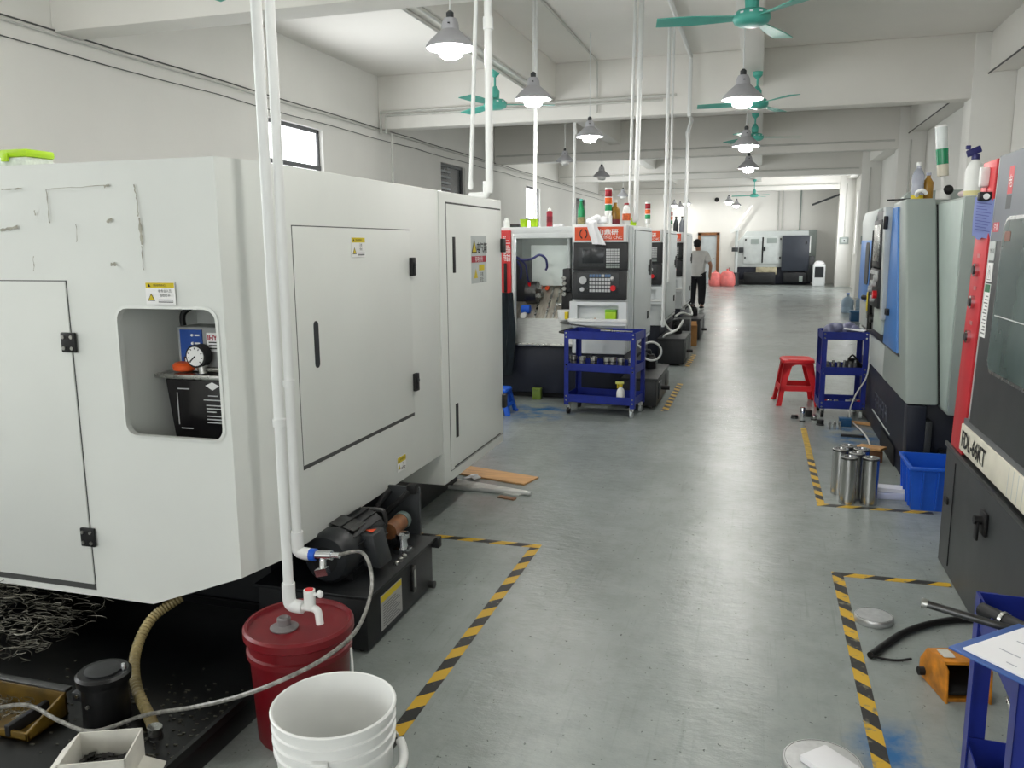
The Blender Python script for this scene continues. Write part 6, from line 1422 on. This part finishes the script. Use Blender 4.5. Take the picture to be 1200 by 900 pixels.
# pink bags
M_PINK = pm('pink_plastic_sack', (226, 120, 116), .4, var=.12, scale=6)
for k, (px, w, h, lb) in enumerate(((843, .24, .55, 'pink plastic sack on the floor beside the far door'), (852.5, .29, .60, 'fuller pink plastic sack leaning by the lamp stand'))):
    q = PZ(px, 331); c = thing('plastic_sack', (q.x+(.10 if k else -.02), 32.5, 0), lb, 'sack', 'pink sacks')
    MB().lathe([(w*.85, 0), (w*1.02, .06), (w*1.05, h*.35), (w*.95, h*.7), (w*.7, h*.9), (w*.3, h*.97), (w*.1, h)], n=18, sy=.8).build('sack', M_PINK, c, world=False); MB().lathe([(w*.10, h-.02), (w*.16, h+.05), (w*.05, h+.06)], n=12).build('knot', M_PINK, c, world=False)
q = PZ(857, 316); tag(MB().lathe([(.08, 0), (.09, .05), (.07, .5), (.03, .6), (.03, .68)], (PY(858, 315, 33.6).x-.1, 33.5, 0), 14).build('tall_flask', pm('rose_brown', (150, 112, 108), .4)), 'tall rose brown bottle behind the pink sacks', 'bottle')
# white oven by the pillar
x0, x1, z0, z1 = rect(953, 306, 966, 331, 33.2)
ov = thing('white_cabinet', ((x0+x1)/2, 33.17, 0), 'small white cabinet with a dark window beside the far lathe', 'cabinet')
MB().box(x0, x1, 32.95, 33.4, 0, z1-.12).build('body', M_WHITE2, ov, bevel=.02); MB().box(x0+.06, x1-.06, 32.93, 32.96, .32, .72).build('window', M_SCREEN, ov); MB().sphere(((x0+x1)/2, 33.17, z1-.12), .2, .2, .14).build('cloth_pile', M_PAPER, ov)
# person
def skin(name, V, E, mat, parent, rootv):
    me = bpy.data.meshes.new(name); names = list(V); me.from_pydata([V[k][0] for k in names], [(names.index(a), names.index(b)) for a, b in E], [])
    o = bpy.data.objects.new(name, me); COL.objects.link(o)
    md = o.modifiers.new('skin', 'SKIN'); md.use_smooth_shade = True
    for i, k in enumerate(names):
        r = V[k][1]; me.skin_vertices[0].data[i].radius = (r, r) if isinstance(r, (int, float)) else r
        me.skin_vertices[0].data[i].use_root = (k == rootv)
    sb = o.modifiers.new('sub', 'SUBSURF'); sb.levels = 2; sb.render_levels = 2
    bpy.context.view_layer.update(); dg = bpy.context.evaluated_depsgraph_get()
    m2 = bpy.data.meshes.new_from_object(o.evaluated_get(dg)); o.modifiers.clear(); o.data = m2; bpy.data.meshes.remove(me)
    m2.materials.clear(); m2.materials.append(mat)
    for p in m2.polygons: p.use_smooth = True
    o.parent = parent
    return o
q = PZ(816, 362)
pe = thing('person', (q.x, q.y, 0), 'person seen from behind in a pale grey T-shirt and black trousers with white stripes', 'person', None, R(-8))
M_SKINM = pm('skin', (168, 122, 96), .55, var=.05)
J = {'pelvis': ((0, 0, .93), .10), 'spine': ((0, 0, 1.10), .085), 'chest': ((0, .01, 1.28), .095), 'neck': ((-.005, .01, 1.44), .055), 'skull': ((-.02, .03, 1.53), .066), 'brow': ((-.025, .04, 1.60), .082), 'crown': ((-.025, .03, 1.655), .07),
     'shL': ((-.18, .01, 1.35), .055), 'elL': ((-.27, .03, 1.08), .046), 'wrL': ((-.23, .10, .86), .036), 'paL': ((-.20, .14, .79), .04),
     'shR': ((.18, .01, 1.35), .055), 'elR': ((.33, -.02, 1.08), .046), 'wrR': ((.30, .04, .86), .036), 'paR': ((.295, .06, .78), .04),
     'hiL': ((-.10, 0, .88), .095), 'knL': ((-.12, .05, .48), .062), 'anL': ((-.12, -.02, .09), .042), 'toL': ((-.12, .14, .04), .04),
     'hiR': ((.10, 0, .88), .095), 'knR': ((.13, -.01, .48), .062), 'anR': ((.13, -.06, .09), .042), 'toR': ((.14, .10, .04), .04)}
for s_, sg in (('L', -1), ('R', 1)):
    px_, py_, pz_ = J['pa'+s_][0]
    for k, (dx, dy, dz) in enumerate(((-.02, .05, -.05), (-.007, .05, -.065), (.007, .045, -.065), (.02, .035, -.055), (-.035*sg, .045, -.01))):
        J['f%s%d' % (s_, k)] = ((px_+dx, py_+dy*.7, pz_+dz), .009); J['g%s%d' % (s_, k)] = ((px_+dx*.6, py_+dy*.3, pz_+dz*.4), .011)
E_ = [('pelvis', 'spine'), ('spine', 'chest'), ('chest', 'neck'), ('neck', 'skull'), ('skull', 'brow'), ('brow', 'crown')]
for s_ in 'LR':
    E_ += [('chest', 'sh'+s_), ('sh'+s_, 'el'+s_), ('el'+s_, 'wr'+s_), ('wr'+s_, 'pa'+s_), ('pelvis', 'hi'+s_), ('hi'+s_, 'kn'+s_), ('kn'+s_, 'an'+s_), ('an'+s_, 'to'+s_)]
    for k in range(5): E_ += [('pa'+s_, 'g%s%d' % (s_, k)), ('g%s%d' % (s_, k), 'f%s%d' % (s_, k))]
bdy = skin('body', J, E_, M_SKINM, pe, 'pelvis')
# face and ears joined into the body mesh
bm = bmesh.new(); bm.from_mesh(bdy.data)
def blob(c, rx, ry, rz):
    g = bmesh.ops.create_uvsphere(bm, u_segments=10, v_segments=7, radius=1)
    for v in g['verts']: v.co = Vector((c[0]+v.co.x*rx, c[1]+v.co.y*ry, c[2]+v.co.z*rz))
blob((-.028, .128, 1.575), .012, .02, .02); blob((-.104, .035, 1.575), .010, .02, .028); blob((.052, .035, 1.575), .010, .02, .028); blob((-.026, .115, 1.535), .022, .012, .007)
for f in bm.faces: f.smooth = True
bm.to_mesh(bdy.data); bm.free()
for sx in (-.055, .005): MB().sphere((sx, .116, 1.605), .010, .006, .006, 8, 5).build('eye', M_INK, pe, world=False)
M_TEE = pm('pale_grey_cotton', (222, 220, 217), .85, var=.05, scale=7); M_TRS = pm('black_trouser_cloth', (26, 27, 32), .8, var=.12, scale=9)
skin('t_shirt', {'a': ((0, 0, .80), .205), 'b': ((0, 0, 1.02), .195), 'c': ((0, .0, 1.26), .20), 'n': ((-.003, .01, 1.43), .085), 'l': ((-.19, .01, 1.34), .105), 'l2': ((-.25, .035, 1.12), .095), 'r': ((.19, .01, 1.34), .105), 'r2': ((.28, -.008, 1.13), .095)}, [('a', 'b'), ('b', 'c'), ('c', 'n'), ('c', 'l'), ('l', 'l2'), ('c', 'r'), ('r', 'r2')], M_TEE, pe, 'b')
tr_ = skin('trousers', {'w': ((0, 0, .95), .15), 'l': ((-.10, 0, .82), .13), 'lk': ((-.12, .05, .48), .105), 'la': ((-.12, -.01, .09), .085), 'r': ((.10, 0, .82), .13), 'rk': ((.13, -.01, .48), .105), 'ra': ((.13, -.05, .09), .085)}, [('w', 'l'), ('l', 'lk'), ('lk', 'la'), ('w', 'r'), ('r', 'rk'), ('rk', 'ra')], M_TRS, pe, 'w')
for sx, kx in ((-1, -.03), (1, .04)):
    m = MB(); m.tube([(sx*.10-sx*.02, -.085, .84), (sx*.125-sx*.01, -.06, .62), (sx*.125, -.075 if sx > 0 else -.02, .48), (sx*.125, -.10 if sx > 0 else -.06, .25), (sx*.125, -.105 if sx > 0 else -.065, .12)], .011, 6); m.build('white_stripe', M_WINK, tr_, world=False)
for sx, oy in ((-1, 0), (1, -.04)):
    sh_ = MB().sphere((sx*.125, .05+oy, .045), .052, .14, .05, 12, 7).build('shoe', M_RUBBER, pe, world=False); MB().box(sx*.125-.045, sx*.125+.045, -.07+oy, .17+oy, 0, .02).build('sole', M_WPL, sh_, world=False, bevel=.008)
m = MB(); m.sphere((-.028, .018, 1.632), .096, .105, .088, 16, 10); m.sphere((-.025, -.01, 1.575), .088, .08, .065, 14, 8); m.build('hair', pm('black_hair', (20, 19, 20), .6, var=.2, scale=40), pe, world=False)
# carton and odds behind the second tank
c = thing('cardboard_carton', (-1.06, 13.35, 0), 'brown cardboard carton between the second and third coolant tanks', 'box', rz=R(8))
prt(c, 'carton', M_CARD, (-.13, .13, -.14, .14, 0, .34), bevel=.004); MB().obox((.0, -.16, .36), (.12, 0, 0), (0, .05, .03), (0, -.001, .003)).build('flap', M_CARD, c, world=False); prt(c, 'tape_strip', pm('packing_tape', (196, 160, 104), .3), (-.03, .03, -.142, .1405, .0, .3415))
q = PZ(804, 385, .45); c = thing('dark_crate', (-1.08, 12.75, 0), 'dark open crate on the floor before the brown carton', 'crate'); prt(c, 'body', M_BLACK, (-.16, .1, -.14, .14, 0, .48), bevel=.006); prt(c, 'grip', M_CHAR, (-.1, .04, -.145, -.138, .34, .40), bevel=.004)
tag(MB().tube([(-1.2, 14.0, .55), (-1.1, 13.7, .62), (-1.0, 13.2, .50), (-1.12, 12.8, .56), (-1.2, 12.6, .52)], .016, 8).build('hose_coil', M_WHOSE), 'white hose draped over the dark crate and carton', 'hose')
# water jugs and tray by the right wall
jp = [(.125, 0), (.135, .01), (.135, .12), (.128, .13), (.135, .14), (.135, .27), (.12, .31), (.05, .36), (.03, .38), (.03, .42)]
for (px, lb) in ((990, 'pale blue water jug on the floor by the right pillar, next to the aisle'), (1003, 'pale blue water jug on the floor by the right pillar, next to the wall')):
    q = PZ(px, 364); bottle('water_jug', (q.x+(.06 if px > 1000 else 0), 20.5, 0), jp, pm('pale_blue_jug', (176, 200, 220), .15, var=.1, trans=.3), lb, [('cap', [(.034, .42), (.034, .45), (0, .451)], M_BLUEPL)], 'jug', 20, 'pale blue water jugs')
q = PZ(1003, 374); c = thing('blue_crate', (q.x+.06, 18.3, 0), 'dark blue plastic crate on the floor before the water jugs', 'crate'); prt(c, 'body', pm('petrol_blue', (20, 70, 110), .5), (-.22, .22, -.16, .16, 0, .20), bevel=.01); prt(c, 'rim', pm('petrol_blue_lid', (26, 84, 126), .5), (-.235, .235, -.175, .175, .18, .21), bevel=.006)
# boxes and conduits on pillars and far wall
for i, y in enumerate((19.3, 25.9, 32.6)):
    x = 2.67; c = thing('switch_box', (x+.22, y-.05, 1.55), 'grey switch box on the %s right pillar beyond the cross beam' % ('first', 'second', 'third')[i], 'switch box')
    MB().box(x+.08, x+.38, y-.09, y-.032, 1.55, 1.80).build('body', M_GREYM, c, bevel=.008); MB().box(x+.14, x+.32, y-.097, y-.089, 1.60, 1.74).build('cover', M_LGREY, c, bevel=.004); MB().box(x+.21, x+.25, y-.11, y-.096, 1.64, 1.70).build('switch', M_RUBBER, c)
    pipe('pillar_conduit', [(x+.23, y-.05, 1.80), (x+.23, y-.05, 3.70)], .02, 'white conduit rising from the switch box on the %s right pillar beyond the beam' % ('first', 'second', 'third')[i], 'conduit', M_COND)
for px, lb in ((912, 'white conduit down the far wall above the far lathe'), (917, 'second white conduit down the far wall above the far lathe'), (938, 'grey conduit down the far wall behind the far lathe cabinet')):
    q = PY(px, 250, YF-.03); pipe('wall_conduit', [(q.x, YF-.03, 2.0), (q.x, YF-.03, 3.8)], .03, lb, 'conduit', M_COND if px < 930 else M_GREYM)
a, b = PY(952, 240, 33.2), PY(971.5, 228, 32.7); b.x = 2.69; pipe('slanting_arm', [a, b], .035, 'dark bracket arm slanting off the farthest pillar', 'bracket', M_CHAR)
q = PY(840, 234, YF-.1); c = thing('wall_camera', (q.x, YF, q.z), 'small black dome camera on the far white wall', 'camera'); MB().sphere((q.x, YF-.10, q.z), .09).build('dome', M_RUBBER, c); MB().cyl((q.x, YF, q.z), (q.x, YF-.08, q.z), .06, n=12).build('mount', M_CHAR, c)
